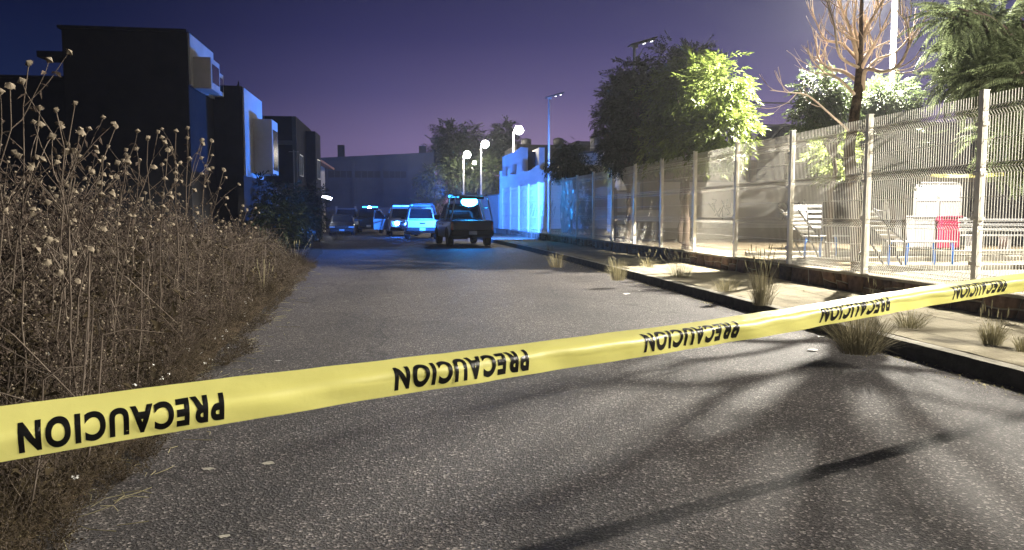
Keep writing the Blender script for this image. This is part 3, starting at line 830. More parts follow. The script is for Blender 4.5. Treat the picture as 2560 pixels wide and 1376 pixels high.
# ================================================================== VEHICLES
def arc(cy, r, z, n=8):
    return [(cy - r * math.cos(math.pi * k / n), z + r * math.sin(math.pi * k / n)) for k in range(n + 1)]
def vehicle(name, label, cat, loc, rz, paint, kind, police=None, group=None, front_facing=False, door_open=None, lens=None):
    t = thing(name, label, cat, loc, rz, group)
    D = dict(pickup=dict(L=5.3, W=1.92, belt=1.12, hood=1.08, roof=1.86, wr=.39, wb=3.2, clear=.36),
             suv=dict(L=5.0, W=1.96, belt=1.16, hood=1.10, roof=1.88, wr=.38, wb=2.95, clear=.33),
             sedan=dict(L=4.4, W=1.72, belt=.92, hood=.86, roof=1.45, wr=.31, wb=2.55, clear=.2))[kind]
    L, W, wr, wb = D['L'], D['W'] / 2, D['wr'], D['wb']
    yr, yf = -L / 2, L / 2
    ya, yb = -wb / 2 - .05, wb / 2 - .05     # axles
    cl, bz, hz = D['clear'], D['belt'], D['hood']
    rad = wr + .07
    top = {'pickup': [(yf - .06, .75), (yf - .14, hz - .10), (yf - .6, hz), (1.05, bz), (yr + .02, bz), (yr, bz - .05)],
           'suv': [(yf - .04, .75), (yf - .12, hz - .08), (yf - .6, hz), (1.0, bz), (yr + .06, bz), (yr, bz - .1)],
           'sedan': [(yf - .04, .58), (yf - .14, hz - .16), (yf - .55, hz - .03), (.95, bz), (-1.55, bz), (yr + .1, bz - .03), (yr, bz - .2)]}[kind]
    prof = [(yr + .05, cl + .1)] + arc(ya, rad, wr) [0:0]
    lower = [(yr + .02, cl + .14), (ya - rad, cl)] + arc(ya, rad, wr * .92)[1:-1] + [(ya + rad, cl), (yb - rad, cl)] + arc(yb, rad, wr * .92)[1:-1] + [(yb + rad, cl), (yf - .03, cl + .08)]
    body = MB().prism(lower + top, -W, W, 'x').build('body', paint, t, bevel=.05, seg=3)
    # narrower toward the top
    for v in body.data.vertices:
        if v.co.z > bz - .25: v.co.x *= 1 - .06 * (v.co.z - bz + .25) / .25
        if v.co.y > yf - .5: v.co.x *= 1 - .10 * (v.co.y - yf + .5) / .5
    rz_ = D['roof']
    base = {'pickup': (-.62, 1.25), 'suv': (yr + .12, 1.2), 'sedan': (-1.55, 1.0)}[kind]
    roof = {'pickup': (-.48, .45), 'suv': (yr + .32, .5), 'sedan': (-.85, .25)}[kind]
    wbt, wrt = W * .93, W * .74
    cor = lambda sx, fr, up: Vector((sx * (wrt if up else wbt), (roof if up else base)[fr], rz_ if up else bz - .01))
    V = [cor(sx, fr, up) for up in (0, 1) for fr in (0, 1) for sx in (-1, 1)]
    F = [(0, 2, 3, 1), (4, 5, 7, 6), (0, 1, 5, 4), (2, 6, 7, 3), (0, 4, 6, 2), (1, 3, 7, 5)]
    m = MB(); m.add(V, F); cab = m.build('cabin', paint, t, bevel=.07, seg=3)
    def pane(nm, a, b, c, d, u0, u1, v0, v1, off=.008, material=None, par=None):
        def P(u, v): return (a * (1 - u) + b * u) * (1 - v) + (d * (1 - u) + c * u) * v
        n = (b - a).cross(d - a).normalized() * off
        pts = [P(u0, v0), P(u1, v0), P(u1, v1), P(u0, v1)]
        q = MB(); q.add([p + n for p in pts] + [p + n * .1 for p in pts], [(0, 1, 2, 3), (4, 7, 6, 5), (0, 4, 5, 1), (1, 5, 6, 2), (2, 6, 7, 3), (3, 7, 4, 0)])
        return q.build(nm, material or M_glassd, par or cab)
    pane('windshield', cor(1, 1, 0), cor(-1, 1, 0), cor(-1, 1, 1), cor(1, 1, 1), .07, .93, .08, .90)
    pane('rear_window', cor(-1, 0, 0), cor(1, 0, 0), cor(1, 0, 1), cor(-1, 0, 1), .08, .92, .12, .88)
    nside = {'pickup': ((.08, .46), (.50, .93)), 'suv': ((.05, .27), (.31, .60), (.64, .95)), 'sedan': ((.10, .48), (.52, .93))}[kind]
    for u0, u1 in nside:
        pane('side_window', cor(1, 0, 0), cor(1, 1, 0), cor(1, 1, 1), cor(1, 0, 1), u0, u1, .14, .88)
        pane('side_window', cor(-1, 1, 0), cor(-1, 0, 0), cor(-1, 0, 1), cor(-1, 1, 1), 1 - u1, 1 - u0, .14, .88)
    # wheels
    tm = MB().lathe([(wr * .62, -.12), (wr * .93, -.125), (wr, -.09), (wr, .09), (wr * .93, .125), (wr * .62, .12)], 24)
    rm = MB().lathe([(wr * .63, -.05), (wr * .62, .10), (wr * .5, .085), (wr * .12, .11)], 14)
    sp = MB()
    for k in range(5): sp.box(-.03, .03, .05, wr * .58, .09, .115, Matrix.Rotation(k * 2 * math.pi / 5, 4, 'Z'))
    rm.add(sp.v, sp.f)
    first = None
    for sx in (-1, 1):
        for yy in (ya, yb):
            if first is None:
                w = tm.build('wheel', M_tyre, t, True); rm.build('rim', M_rim, w, True); first = w
            else: w = copy_tree(first, t)
            w.location = (sx * (W - .13), yy, wr); w.rotation_euler = (0, sx * math.pi / 2, 0)
    # bumpers, lights, grille, mirrors, plate
    MB().box(-W * .96, W * .96, yr - .10, yr + .03, cl + .12, cl + .34).build('bumper', M_plastic, t, bevel=.04)
    MB().box(-W * .92, W * .92, yf - .12, yf + .07, cl + .06, cl + .32).build('bumper', M_plastic, t, bevel=.05)
    gz0, gz1 = (.62, .95) if kind != 'sedan' else (.48, .66)
    gr = MB().box(-W * .52, W * .52, yf - .13, yf - .015, gz0, gz1).build('grille', M_plastic, t, bevel=.02)
    for k in range(3): MB().box(-W * .5, W * .5, yf - .016, yf - .004, gz0 + .05 + .09 * k, gz0 + .08 + .09 * k).build('grille_bar', M_chrome, gr)
    for sx in (-1, 1):
        hl = MB().box(sx * W * .72 - .19, sx * W * .72 + .19, yf - .20, yf - .02, gz0 + .05, gz1 - .02).build('headlight', lens or M_clear, t, bevel=.04)
        if kind == 'pickup':
            MB().box(sx * (W - .10) - .07, sx * (W - .10) + .05, yr - .015, yr + .08, bz - .42, bz - .06).build('taillight', M_redlens, t, bevel=.02)
        else:
            MB().box(sx * (W - .17) - .12, sx * (W - .17) + .12, yr - .018, yr + .12, bz - .32, bz - .12).build('taillight', M_redlens, t, bevel=.03)
        mm = MB().box(sx * (W + .02) - .06, sx * (W + .02) + .15 * sx, .82, .95, bz + .02, bz + .20) if False else MB()
        xa, xb = sorted((sx * (W - .04), sx * (W + .20)))
        mm.box(xa, xb, .82, .94, bz + .03, bz + .22); mm.build('mirror', M_plastic, t, bevel=.03)
        for yy in ((.35,) if kind == 'sedan' else (.42, -.45)):
            xa, xb = sorted((sx * (W - .01), sx * (W + .022)))
            MB().box(xa, xb, yy - .1, yy + .1, bz - .2, bz - .16).build('door_handle', M_plastic, body)
    MB().box(-.17, .17, yr - .13, yr - .105, cl + .16, cl + .31).build('license_plate', M_plate, t)
    MB().box(-.17, .17, yf + .071, yf + .09, cl + .12, cl + .26).build('license_plate', M_plate, t)
    if kind == 'pickup':
        tg = MB().box(-W * .86, W * .86, yr - .02, yr + .02, cl + .36, bz - .04).build('tailgate', paint, t, bevel=.012)
        MB().box(-.16, .16, yr - .035, yr - .021, bz - .22, bz - .14).build('handle', M_plastic, tg)
        MB().box(-W * .80, W * .80, yr + .08, -.68, bz + .002, bz + .012).build('bed_cover', M_plastic, t)
        MB().box(-W * .80, -W * .1, yr + .5, yr + .9, cl - .06, cl + .14).build('muffler', M_darkmetal, t, bevel=.05)
    return t
def light_bar(t, z, y, w, main, other, split=.5, strips=True):
    b = MB().box(-w / 2, w / 2, y - .16, y + .16, z, z + .05).build('light_bar', M_plastic, t, bevel=.01)
    c = -w / 2 + w * split
    MB().box(-w / 2 + .02, c - .02, y - .15, y + .15, z + .052, z + .15).build('beacon_lens', other, b, bevel=.02)
    MB().box(c + .02, w / 2 - .02, y - .15, y + .15, z + .052, z + .15).build('beacon_lens', main, b, bevel=.02)
    for sx in (-1, 1): MB().box(sx * w * .38 - .04, sx * w * .38 + .04, y - .06, y + .06, z - .08, z).build('bracket', M_plastic, b)
def roll_cage(t, W, y0, y1, z0, z1, stripes):
    for y in (y0, y1):
        MB().tube([(-W, y, z0), (-W * .78, y, z1 - .12), (-W * .66, y, z1), (W * .66, y, z1), (W * .78, y, z1 - .12), (W, y, z0)], .035, 8).build('cage_hoop', M_cwhite if stripes else M_darkmetal, t, True)
    for sx in (-1, 1):
        MB().tube([(sx * W * .70, y0, z1), (sx * W * .70, y1, z1)], .03, 8).build('cage_rail', M_darkmetal, t, True)
        MB().tube([(sx * W * .9, y0, (z0 + z1) * .5), (sx * W * .9, y1, (z0 + z1) * .5)], .025, 8).build('cage_rail', M_darkmetal, t, True)
    MB().box(-W * .6, W * .6, y0 - .02, y0 + .02, z1 - .16, z1 - .04).build('cage_plate', M_darkmetal, t)

p1 = vehicle('police_pickup', 'dark police pickup with roll cage and flashing cyan light bar', 'pickup', (2.78, 36.9, 0), RAD(6), M_cnavy, 'pickup', group='police vehicles')
p1.scale = (1.06, 1.0, 1.06)
roll_cage(p1, .90, -2.45, -.85, 1.12, 2.18, True)
light_bar(p1, 2.08, -.5, 1.4, M_strobe, M_bluelens, .5)
st_ = MB().lathe([(.10, 0), (.10, .06)], 20, trs((.16, -1.02, 1.93), rx=math.pi / 2) @ Matrix.Diagonal((3.6, 2.0, 1, 1))).build('strobe', M_strobe, p1, bevel=.01)  # glowing oval and its backing added for the light bar's glare
MB().lathe([(.115, 0), (.115, .03)], 20, trs((.16, -.985, 1.93), rx=math.pi / 2) @ Matrix.Diagonal((3.6, 2.0, 1, 1))).build('glare_oval_back', M_plastic, p1)
def strobe_light(root, loc, target, energy, cone, col=(.03, .20, 1.0)):
    L = bpy.data.lights.new('strobe_light', 'SPOT'); L.energy = energy; L.color = col; L.spot_size = RAD(cone); L.spot_blend = .6; L.shadow_soft_size = .07
    o = bpy.data.objects.new('strobe_light', L); COL.objects.link(o); o.parent = root; o.location = loc
    bpy.context.view_layer.update()
    w = root.matrix_world @ Vector(loc); o.rotation_euler = (root.matrix_world.to_3x3().inverted() @ (Vector(target) - w)).to_track_quat('-Z', 'Y').to_euler()
strobe_light(p1, (-.72, -.5, 2.3), (-6, 27, 4.6), 2600, 75)
strobe_light(p1, (.72, -.5, 2.3), (10.5, 51.5, 3.4), 4200, 95, (.04, .21, 1.0))
strobe_light(p1, (.16, -1.14, 2.0), (1.4, 0, 7), 180, 165, (.02, .22, 1.0))
strobe_light(p1, (.0, -.3, 2.3), (-4, 96, 6), 7000, 50)
p2 = vehicle('police_pickup', 'white police pickup seen from behind, its pale tailgate lit cyan', 'pickup', (1.0, 46.6, 0), RAD(1), M_cwhite, 'pickup', group='police vehicles')
roll_cage(p2, .88, -2.2, -.85, 1.12, 2.05, False)
light_bar(p2, 1.9, -.1, 1.3, M_bluelens, M_bluelens)
p3 = vehicle('police_van', 'pale police van facing the camera with its door open and one blue strobe', 'van', (-.15, 52.6, 0), math.pi + RAD(4), M_cwhite, 'suv', group='police vehicles')
MB().lathe([(.12, -.02), (.12, .05), (.06, .07)], 14, trs((.46, 2.5, .86), rx=-math.pi / 2)).build('strobe', M_strobe_b, p3, True)
light_bar(p3, 1.9, .1, 1.2, M_bluelens, M_bluelens)
# its open door
dr = MB().prism([(0, .42), (1.0, .42), (1.05, 1.1), (.95, 1.72), (.55, 1.76), (.0, 1.12)], -.03, .03, 'x', trs((.97, .95, 0), rz=RAD(-112))).build('door', M_cwhite, p3, bevel=.015)
MB().prism([(.12, 1.14), (.97, 1.14), (.88, 1.66), (.58, 1.69)], -.036, .036, 'x', trs((.97, .95, 0), rz=RAD(-112))).build('pane', M_glassd, dr)
p4 = vehicle('police_van', 'dark police van seen from behind with a small blue roof beacon', 'van', (-2.6, 60.2, 0), 0, M_cblack, 'suv', group='police vehicles')
MB().lathe([(.13, 0), (.13, .1), (.07, .15)], 14, trs((.02, -1.6, 1.89))).build('beacon', M_strobe_b, p4, True)
light_bar(p4, 1.9, .2, 1.2, M_bluelens, M_bluelens)
vehicle('parked_car', 'black parked car behind the clump of pale weeds by the gate pillar', 'car', (-4.25, 54.3, 0), math.pi + RAD(3), M_cblack, 'sedan', group='parked cars')
vehicle('parked_car', 'dark parked car standing behind the black one by the house', 'car', (-4.35, 59.6, 0), math.pi + RAD(3), M_cgrey, 'suv', group='parked cars')

# ================================================================== CAUTION TAPE
TW, S0 = .122, 1.45
def tape_c(t):
    X, Y = S0 * (-.3807 + .4713 * t), S0 * (1.064 + .1857 * t)
    Z = 1.098 + .0295 * t + .004 * math.sin(t * 2.1) if t <= 5 else 1.2455 + .004 * math.sin(10.5) + .030 * (t - 5)
    return Vector((X, Y, Z))
_td = Vector((.4713, .1857, 0)).normalized(); _tn = Vector((_td.y, -_td.x, 0))      # toward the camera
def interp(t, pts):
    if t <= pts[0][0]: return pts[0][1]
    for (a, va), (b, vb) in zip(pts, pts[1:]):
        if t <= b: return va + (vb - va) * (t - a) / (b - a)
    return pts[-1][1]
LEAN = [(-3, 20), (-1, 40), (-.4, 46), (0, 54), (.5, 68), (1, 78), (2, 83), (4.4, 84), (8, 82), (12, 70)]
TUCK = [(-3, 10), (-.5, 28), (0, 24), (1, 12), (3, 18), (6, 24), (12, 10)]
def tape_pt(t, v, off=0.0):
    """v in -.5..+.5 from lower to upper edge"""
    a, b = RAD(interp(t, LEAN)), RAD(interp(t, TUCK))
    c = tape_c(t); n = 24
    ang = lambda q: (lambda s: -b + (a + b) * (s * s * (3 - 2 * s)))(min(1, max(0, (q + .24) / .34)))
    h = 0.0; k = 0.0; step = (v + .1) / 10
    for i in range(10):
        q = -.1 + step * (i + .5); th = ang(q); h += math.cos(th) * step * TW; k += -math.sin(th) * step * TW
    th = ang(v)
    nrm = _tn * math.cos(th) + Vector((0, 0, 1)) * math.sin(th)
    rip = .003 * math.sin(t * 9 + v * 4) + .0018 * math.sin(t * 23 + v * 7) + .004 * mnoise.noise((t * 6, v * 1.5, 3)) + .0016 * mnoise.noise((t * 25, v * 3, 8))
    return c + Vector((0, 0, h)) + _tn * (k + rip) + nrm * off
T0, T1 = -3.1, 11.86
NT, NV = 420, 14
V = [tape_pt(T0 + (T1 - T0) * i / NT, -.5 + j / NV) for i in range(NT + 1) for j in range(NV + 1)]
F = [(i * (NV + 1) + j, (i + 1) * (NV + 1) + j, (i + 1) * (NV + 1) + j + 1, i * (NV + 1) + j + 1) for i in range(NT) for j in range(NV)]
tape = thing('caution_tape', 'yellow caution tape with upside down black lettering stretched across the road', 'tape', tuple(tape_c(0)))
m = MB(); m.add([p - tape_c(0) for p in V], F); m.build('tape_band', M_tape, tape, True)
# lettering
cu = bpy.data.curves.new('lettering', 'FONT'); cu.body = 'PRECAUCION'; cu.size = 1; cu.offset = .048; cu.space_character = 1.22
tmp = bpy.data.objects.new('tmp', cu); COL.objects.link(tmp)
bpy.context.view_layer.update()
tme = tmp.to_mesh()
bm = bmesh.new(); bm.from_mesh(tme); tmp.to_mesh_clear(); bpy.data.objects.remove(tmp)
bmesh.ops.triangulate(bm, faces=bm.faces)
for _ in range(3):
    bmesh.ops.subdivide_edges(bm, edges=[e for e in bm.edges if e.calc_length() > .12], cuts=1)
    bmesh.ops.triangulate(bm, faces=bm.faces)
LV = [v.co.copy() for v in bm.verts]
bm.verts.index_update(); LF = [tuple(v.index for v in f.verts) for f in bm.faces]; bm.free()
lx0, lx1 = min(v.x for v in LV), max(v.x for v in LV); ly0, ly1 = min(v.y for v in LV), max(v.y for v in LV)
for tc_ in (-1, 0, 1, 2, 3, 4, 5, 6, 7, 8, 9, 10, 11):
    q = MB()
    pts = []
    for v in LV:
        u = (v.x - lx0) / (lx1 - lx0) - .5; w = (v.y - ly0) / (ly1 - ly0) - .5
        pts.append(tape_pt(tc_ + .018 - u * .49, -.13 - w * .54, .0008) - tape_c(0))
    q.add(pts, LF); q.build('lettering', M_ink, tape)
q = tape_c(T0)
stk = thing('wooden_stake', 'wooden stake among the dry weeds holding the end of the caution tape', 'stake', (q.x - .03, q.y, 0))
MB().box(-.025, .025, -.02, .02, -.2, 1.35).build('post', M_wood, stk, bevel=.004)
MB().box(-.034, .034, -.029, .029, q.z - .05, q.z + .05).build('tape_wrap', M_tape, stk, bevel=.004)
# second tape inside the park
a, b = at(2328, 439, 17.5), at(2640, 425, 14.6)
t2 = thing('caution_tape', 'thin yellow tape strung inside the park behind the fence', 'tape', tuple(a))
V, F = [], []
for i in range(31):
    s = i / 30; p = a.lerp(b, s) - a; p.z -= .12 * 4 * s * (1 - s) * .4
    tw = .3 * math.sin(s * 9)
    V += [p + Vector((.04 * math.sin(tw), 0, .038)), p - Vector((.04 * math.sin(tw), 0, .038))]
for i in range(30): F.append((2 * i, 2 * i + 1, 2 * i + 3, 2 * i + 2))
m = MB(); m.add(V, F); m.build('tape_band', M_tape, t2, True)
# ================================================================== VEGETATION
rv = random.Random(77)
def leaf_into(mb, p, d, side, up, L, w):
    """folded pointed leaf: four corners, two triangles"""
    p, d = Vector(p), Vector(d).normalized()
    s = d.cross(Vector(up))
    s = s.normalized() if s.length > 1e-5 else d.orthogonal().normalized()
    n = s.cross(d)
    mb.add([p, p + d * L * .45 + s * w + n * w * .35, p + d * L - n * L * .12, p + d * L * .45 - s * w + n * w * .35], [(0, 1, 2), (0, 2, 3)])
def spray_proto(r, n=9, L=.30, leaf=.13, w=.024, droop=.35):
    mb = MB()
    for k in range(n):
        s = (k + .5) / n; y = L * s; z = -droop * L * s * s
        sd = 1 if k % 2 else -1
        a = r.uniform(.6, 1.1) * sd if k < n - 1 else 0
        d = Vector((math.sin(a), math.cos(a), r.uniform(-.55, .15)))
        leaf_into(mb, (0, y, z), d, sd, (r.uniform(-.4, .4), r.uniform(-.3, .3), 1), leaf * r.uniform(.75, 1.2), w * r.uniform(.8, 1.2))
    return to_tris(mb)
def frond_proto(r, n=17, L=.52):
    """feathery compound leaf with hanging leaflets"""
    mb = MB()
    for k in range(n):
        s = (k + .4) / n; y = L * s; z = .10 * L * math.sin(s * 2.2) - .42 * L * s * s
        wl = .105 * math.sin(math.pi * (.12 + .86 * s)) ** .7
        for sd in (-1, 1):
            d = Vector((sd * .85, .42, -.45 + r.uniform(-.15, .1)))
            leaf_into(mb, (0, y, z), d, sd, (0, 0, 1), wl, .011)
    mb.tube([(0, L * s, .10 * L * math.sin(s * 2.2) - .42 * L * s * s) for s in (0, .33, .66, 1)], [.005, .004, .003, .002], 3, False)
    return to_tris(mb)
SPRAYS = [spray_proto(rv) for _ in range(6)]
SPRAYS_S = [spray_proto(rv, 8, .2, .075, .017, .3) for _ in range(5)]
SPRAYS_L = [spray_proto(rv, 8, .55, .22, .055, .4) for _ in range(5)]
FRONDS = [frond_proto(rv) for _ in range(4)]
def crown_places(r, blobs, protos, scale=(.8, 1.25), droop=.25, hollow=2.4, gap=.0, gscale=1.1, away=None):
    pl = []
    for c, rad, n in blobs:
        c = Vector(c); k = 0; tries = 0
        while k < n and tries < n * 6:
            tries += 1
            v = Vector((r.gauss(0, 1), r.gauss(0, 1), r.gauss(0, 1))).normalized()
            q = r.random() ** (1 / hollow)
            wob = 1 + .36 * mnoise.noise(v * 2.1 + c) + .20 * mnoise.noise(v * 5 + c)
            p = c + Vector((v.x * rad[0], v.y * rad[1], v.z * rad[2])) * q * wob
            if gap and mnoise.noise(p * gscale) < -gap: continue
            d = v + Vector((r.uniform(-.7, .7), r.uniform(-.7, .7), r.uniform(-.6, .5) - droop))
            pl.append((r.randrange(len(protos)), aim(p, d, r.uniform(-.8, .8), r.uniform(*scale)))); k += 1
    return pl
def limb(mb, a, b, r0, r1, r, n=7, wob=.06, sides=7):
    a, b = Vector(a), Vector(b); L = (b - a).length; pts, rad = [], []
    for i in range(n + 1):
        s = i / n
        p = a.lerp(b, s) + Vector((r.uniform(-1, 1), r.uniform(-1, 1), r.uniform(-.5, .5))) * wob * L * (0 < i < n) * .6
        p.z += .12 * L * math.sin(math.pi * s) * .5
        pts.append(p); rad.append(r0 + (r1 - r0) * s)
    mb.tube(pts, rad, sides)
def tree(name, label, base, fork, blobs, protos, lm, r0=.12, bark=None, seed=1, group=None, cat='tree', **kw):
    r = random.Random(seed)
    t = thing(name, label, cat, base, r.uniform(0, .01), group)
    base = Vector(base)
    tr = MB()
    fk = Vector(fork)
    limb(tr, base - base - Vector((0, 0, .1)), fk - base, r0, r0 * .72, r, 8, .03, 10)
    for c, rad, n in blobs:
        for k in range(5):
            v = Vector((r.gauss(0, 1), r.gauss(0, 1), abs(r.gauss(0, .8)))).normalized() * .7
            e = Vector(c) + Vector((v.x * rad[0], v.y * rad[1], v.z * rad[2]))
            limb(tr, fk - base, e - base, r0 * .45, r0 * .08, r, 7, .07, 6)
    tr.build('trunk', bark or M_bark, t, True)
    pl = crown_places(r, [(Vector(c) - base, rad, n) for c, rad, n in blobs], protos, **kw)
    link('crown', scatter('crown', protos, pl), lm, t)
    return t
def B(px, py, d, wpx, hpx, n, dd=None):
    """blob of foliage seen wpx x hpx big at depth d"""
    c = at(px, py, d); rx, rz = wpx / 2 / FPX * d, hpx / 2 / FPX * d
    return (c, (rx, dd if dd else rx, rz), n)

# leafy tree lit by the park lamp, with its dark neighbour
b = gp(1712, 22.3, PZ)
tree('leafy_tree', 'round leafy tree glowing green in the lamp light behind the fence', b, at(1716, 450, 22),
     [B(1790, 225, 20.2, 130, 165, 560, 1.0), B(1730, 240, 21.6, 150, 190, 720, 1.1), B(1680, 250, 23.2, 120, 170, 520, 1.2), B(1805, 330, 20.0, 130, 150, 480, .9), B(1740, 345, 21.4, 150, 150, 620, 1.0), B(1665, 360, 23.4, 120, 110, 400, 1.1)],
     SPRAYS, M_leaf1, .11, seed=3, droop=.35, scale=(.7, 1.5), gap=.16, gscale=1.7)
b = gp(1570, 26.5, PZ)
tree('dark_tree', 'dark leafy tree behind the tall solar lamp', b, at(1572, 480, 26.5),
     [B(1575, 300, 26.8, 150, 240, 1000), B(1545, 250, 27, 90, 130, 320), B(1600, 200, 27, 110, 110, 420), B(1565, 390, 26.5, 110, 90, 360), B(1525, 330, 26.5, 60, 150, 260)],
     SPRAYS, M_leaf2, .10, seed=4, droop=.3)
b = gp(1705, 27, PZ)
tree('dark_tree', 'dark leafy tree whose top shows above the green lit crown', b, at(1712, 330, 27),
     [B(1665, 165, 27, 80, 110, 260), B(1740, 158, 26.6, 120, 95, 460), B(1700, 230, 27, 120, 120, 260)], SPRAYS, M_leaf2, .10, seed=6, gap=.12, gscale=1.6)
b = gp(1430, 36, PZ)
tree('small_tree', 'small dark tree with drooping leaves against the scalloped wall', b, at(1428, 470, 36),
     [B(1425, 388, 36, 70, 70, 260), B(1405, 420, 35.8, 80, 50, 220), B(1455, 430, 36, 80, 60, 260), B(1462, 500, 35.8, 36, 120, 130)], SPRAYS, M_leaf2, .06, seed=8, droop=.7)
b = gp(1545, 42, PZ)
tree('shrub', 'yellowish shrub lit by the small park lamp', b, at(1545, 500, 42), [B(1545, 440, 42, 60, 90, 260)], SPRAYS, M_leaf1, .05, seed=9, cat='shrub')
b = gp(2068, 17.6, PZ)
tree('bushy_tree', 'bushy green tree at the leaning trunk beside the bare tree', b, at(2085, 400, 17.4),
     [B(2050, 235, 17.3, 105, 110, 420), B(2085, 270, 17.3, 90, 110, 300), B(2030, 290, 17.5, 90, 80, 240)], SPRAYS_S, M_leaf3, .07, seed=12, scale=(.9, 1.4))
b = gp(2235, 18.6, PZ)
tree('bushy_tree', 'bushy green tree in front of the tall white lamp post', b, at(2225, 400, 18.5),
     [B(2215, 248, 18.4, 145, 90, 520), B(2175, 255, 18.3, 90, 70, 240), B(2260, 285, 18.5, 70, 70, 180)], SPRAYS_S, M_leaf3, .07, seed=13, scale=(.9, 1.4))
b = gp(2262, 18.5, PZ)
tree('shrub', 'dark green shrub seen through the mesh above the bins', b, at(2262, 520, 18.5),
     [B(2255, 370, 18.3, 130, 130, 480), B(2225, 440, 18.3, 110, 100, 330)], SPRAYS_S, M_leaf3, .06, seed=14, scale=(.9, 1.4), cat='shrub')
b = gp(2075, 21, PZ)
tree('shrub', 'yellow green shrub lit strongly behind the fence near the bare trunk', b, at(2075, 520, 21),
     [B(2080, 390, 20.8, 110, 130, 420)], SPRAYS_S, M_leaf1, .05, seed=15, scale=(1, 1.5), cat='shrub')

# feathery tree on the right
b = gp(2660, 13.2, PZ)
tree('feathery_tree', 'feathery tree with drooping fronds hanging over the fence', b, at(2640, 250, 13.2),
     [B(2480, 80, 12.6, 200, 150, 300), B(2450, 150, 12.4, 140, 110, 190), B(2440, 205, 12.2, 150, 80, 190), B(2540, 160, 12.8, 150, 200, 220), B(2560, 330, 12.6, 170, 180, 230),
      B(2400, 40, 11.8, 120, 50, 70), B(2560, 210, 10.6, 90, 180, 90)], FRONDS, M_frond, .16, seed=16, droop=.3, hollow=2.0, scale=(.75, 1.2))

# bare tree with curved branches
bt = gp(2146, 14.3, PZ)
dead = thing('bare_tree', 'leafless tree with blackened trunk and curling pale branches', 'tree', bt)
rb = random.Random(41)
def L_(px, py, d=14.3): return at(px, py, d) - bt
trunk = MB().tube([(0, 0, -.1), L_(2138, 520), L_(2122, 380), L_(2136, 290), L_(2147, 215), L_(2150, 150), L_(2152, 80), L_(2155, -30)],
                  [.125, .115, .10, .092, .085, .06, .042, .025], 10)
trunk.build('trunk', M_char, dead, True)
def bough(pts, r0, name='branch', twigs=4):
    P = [Vector(p) for p in pts]
    # smooth through the points
    S = []
    for i in range(len(P) - 1):
        p0, p1, p2, p3 = P[max(i - 1, 0)], P[i], P[i + 1], P[min(i + 2, len(P) - 1)]
        for k in range(5):
            t = k / 5
            S.append(.5 * ((2 * p1) + (p2 - p0) * t + (2 * p0 - 5 * p1 + 4 * p2 - p3) * t * t + (3 * p1 - p0 - 3 * p2 + p3) * t ** 3))
    S.append(P[-1]); n = len(S)
    m = MB().tube(S, [r0 * 1.1 * (1 - .72 * i / (n - 1)) for i in range(n)], 6)
    for k in range(int(twigs * 1.6)):
        i = rb.randrange(max(1, n // 5), n - 2); d = (S[i + 1] - S[i]).normalized()
        side = d.cross(Vector((rb.uniform(-1, 1), rb.uniform(-1, 1), rb.uniform(-1, 1)))).normalized()
        L = rb.uniform(.25, .75); q = S[i]; pts2 = [q]
        v = (d * .8 + side * .9).normalized()
        for j in range(6):
            v = (v + Vector((rb.uniform(-.25, .25), rb.uniform(-.25, .25), .22))).normalized(); q = q + v * L / 6; pts2.append(q)
            if j == 2 and rb.random() < .6:
                w = (v + side * rb.uniform(-1, 1)).normalized()
                m.tube([q, q + w * L * .2 + Vector((0, 0, .02)), q + w * L * .35 + Vector((0, 0, .06))], [r0 * .16, r0 * .12, r0 * .07], 4, False)
        m.tube(pts2, [max(.005, r0 * (.34 - .035 * j)) for j in range(7)], 5, False)
    m.build(name, M_deadbark, dead, True)
bough([L_(2150, 190), L_(2140, 130), L_(2120, 60), L_(2095, 0), L_(2080, -60)], .045, twigs=9)
bough([L_(2150, 160), L_(2160, 90), L_(2190, 30), L_(2230, -30)], .045, twigs=8)
bough([L_(2152, 175), L_(2175, 130, 14), L_(2195, 95, 13.8), L_(2230, 20, 13.6)], .035, twigs=6)
bough([L_(2158, 225), L_(2165, 175, 14), L_(2210, 180, 13.6), L_(2250, 160, 13.4), L_(2272, 110, 13.3), L_(2268, 60, 13.2), L_(2240, 25, 13.1)], .04, twigs=9)
bough([L_(2272, 120, 13.3), L_(2285, 90, 13.2), L_(2305, 60, 13.1), L_(2320, 30, 13), L_(2310, 10, 13)], .02, twigs=2)
bough([L_(2145, 205), L_(2110, 180, 14.6), L_(2070, 170, 14.8), L_(2045, 140, 15), L_(2040, 85, 15)], .038, twigs=9)
bough([L_(2143, 150), L_(2105, 110, 14.6), L_(2065, 100, 14.8), L_(2042, 60, 14.9), L_(2030, 20, 15)], .03, twigs=7)
bough([L_(2140, 240), L_(2100, 200, 14), L_(2060, 180, 13.9), L_(2030, 150, 13.8), L_(2018, 120, 13.8)], .028, twigs=6)
bough([L_(2150, 130), L_(2135, 60), L_(2140, 0), L_(2125, -60)], .035, twigs=8)
bough([L_(2155, 190), L_(2190, 150, 14.8), L_(2240, 130, 15), L_(2280, 80, 15.1), L_(2290, 20, 15.2)], .03, twigs=6)
bough([L_(2125, 330), L_(2080, 290, 13.9), L_(2020, 240, 13.8), L_(1975, 232, 13.7), L_(1925, 226, 13.6)], .022, twigs=4)
bough([L_(2150, 100), L_(2185, 40, 14.5), L_(2200, -20, 14.6)], .03, twigs=6)
bough([L_(2148, 170), L_(2100, 140, 13.7), L_(2085, 60, 13.4), L_(2060, -20, 13.2)], .03, twigs=7)

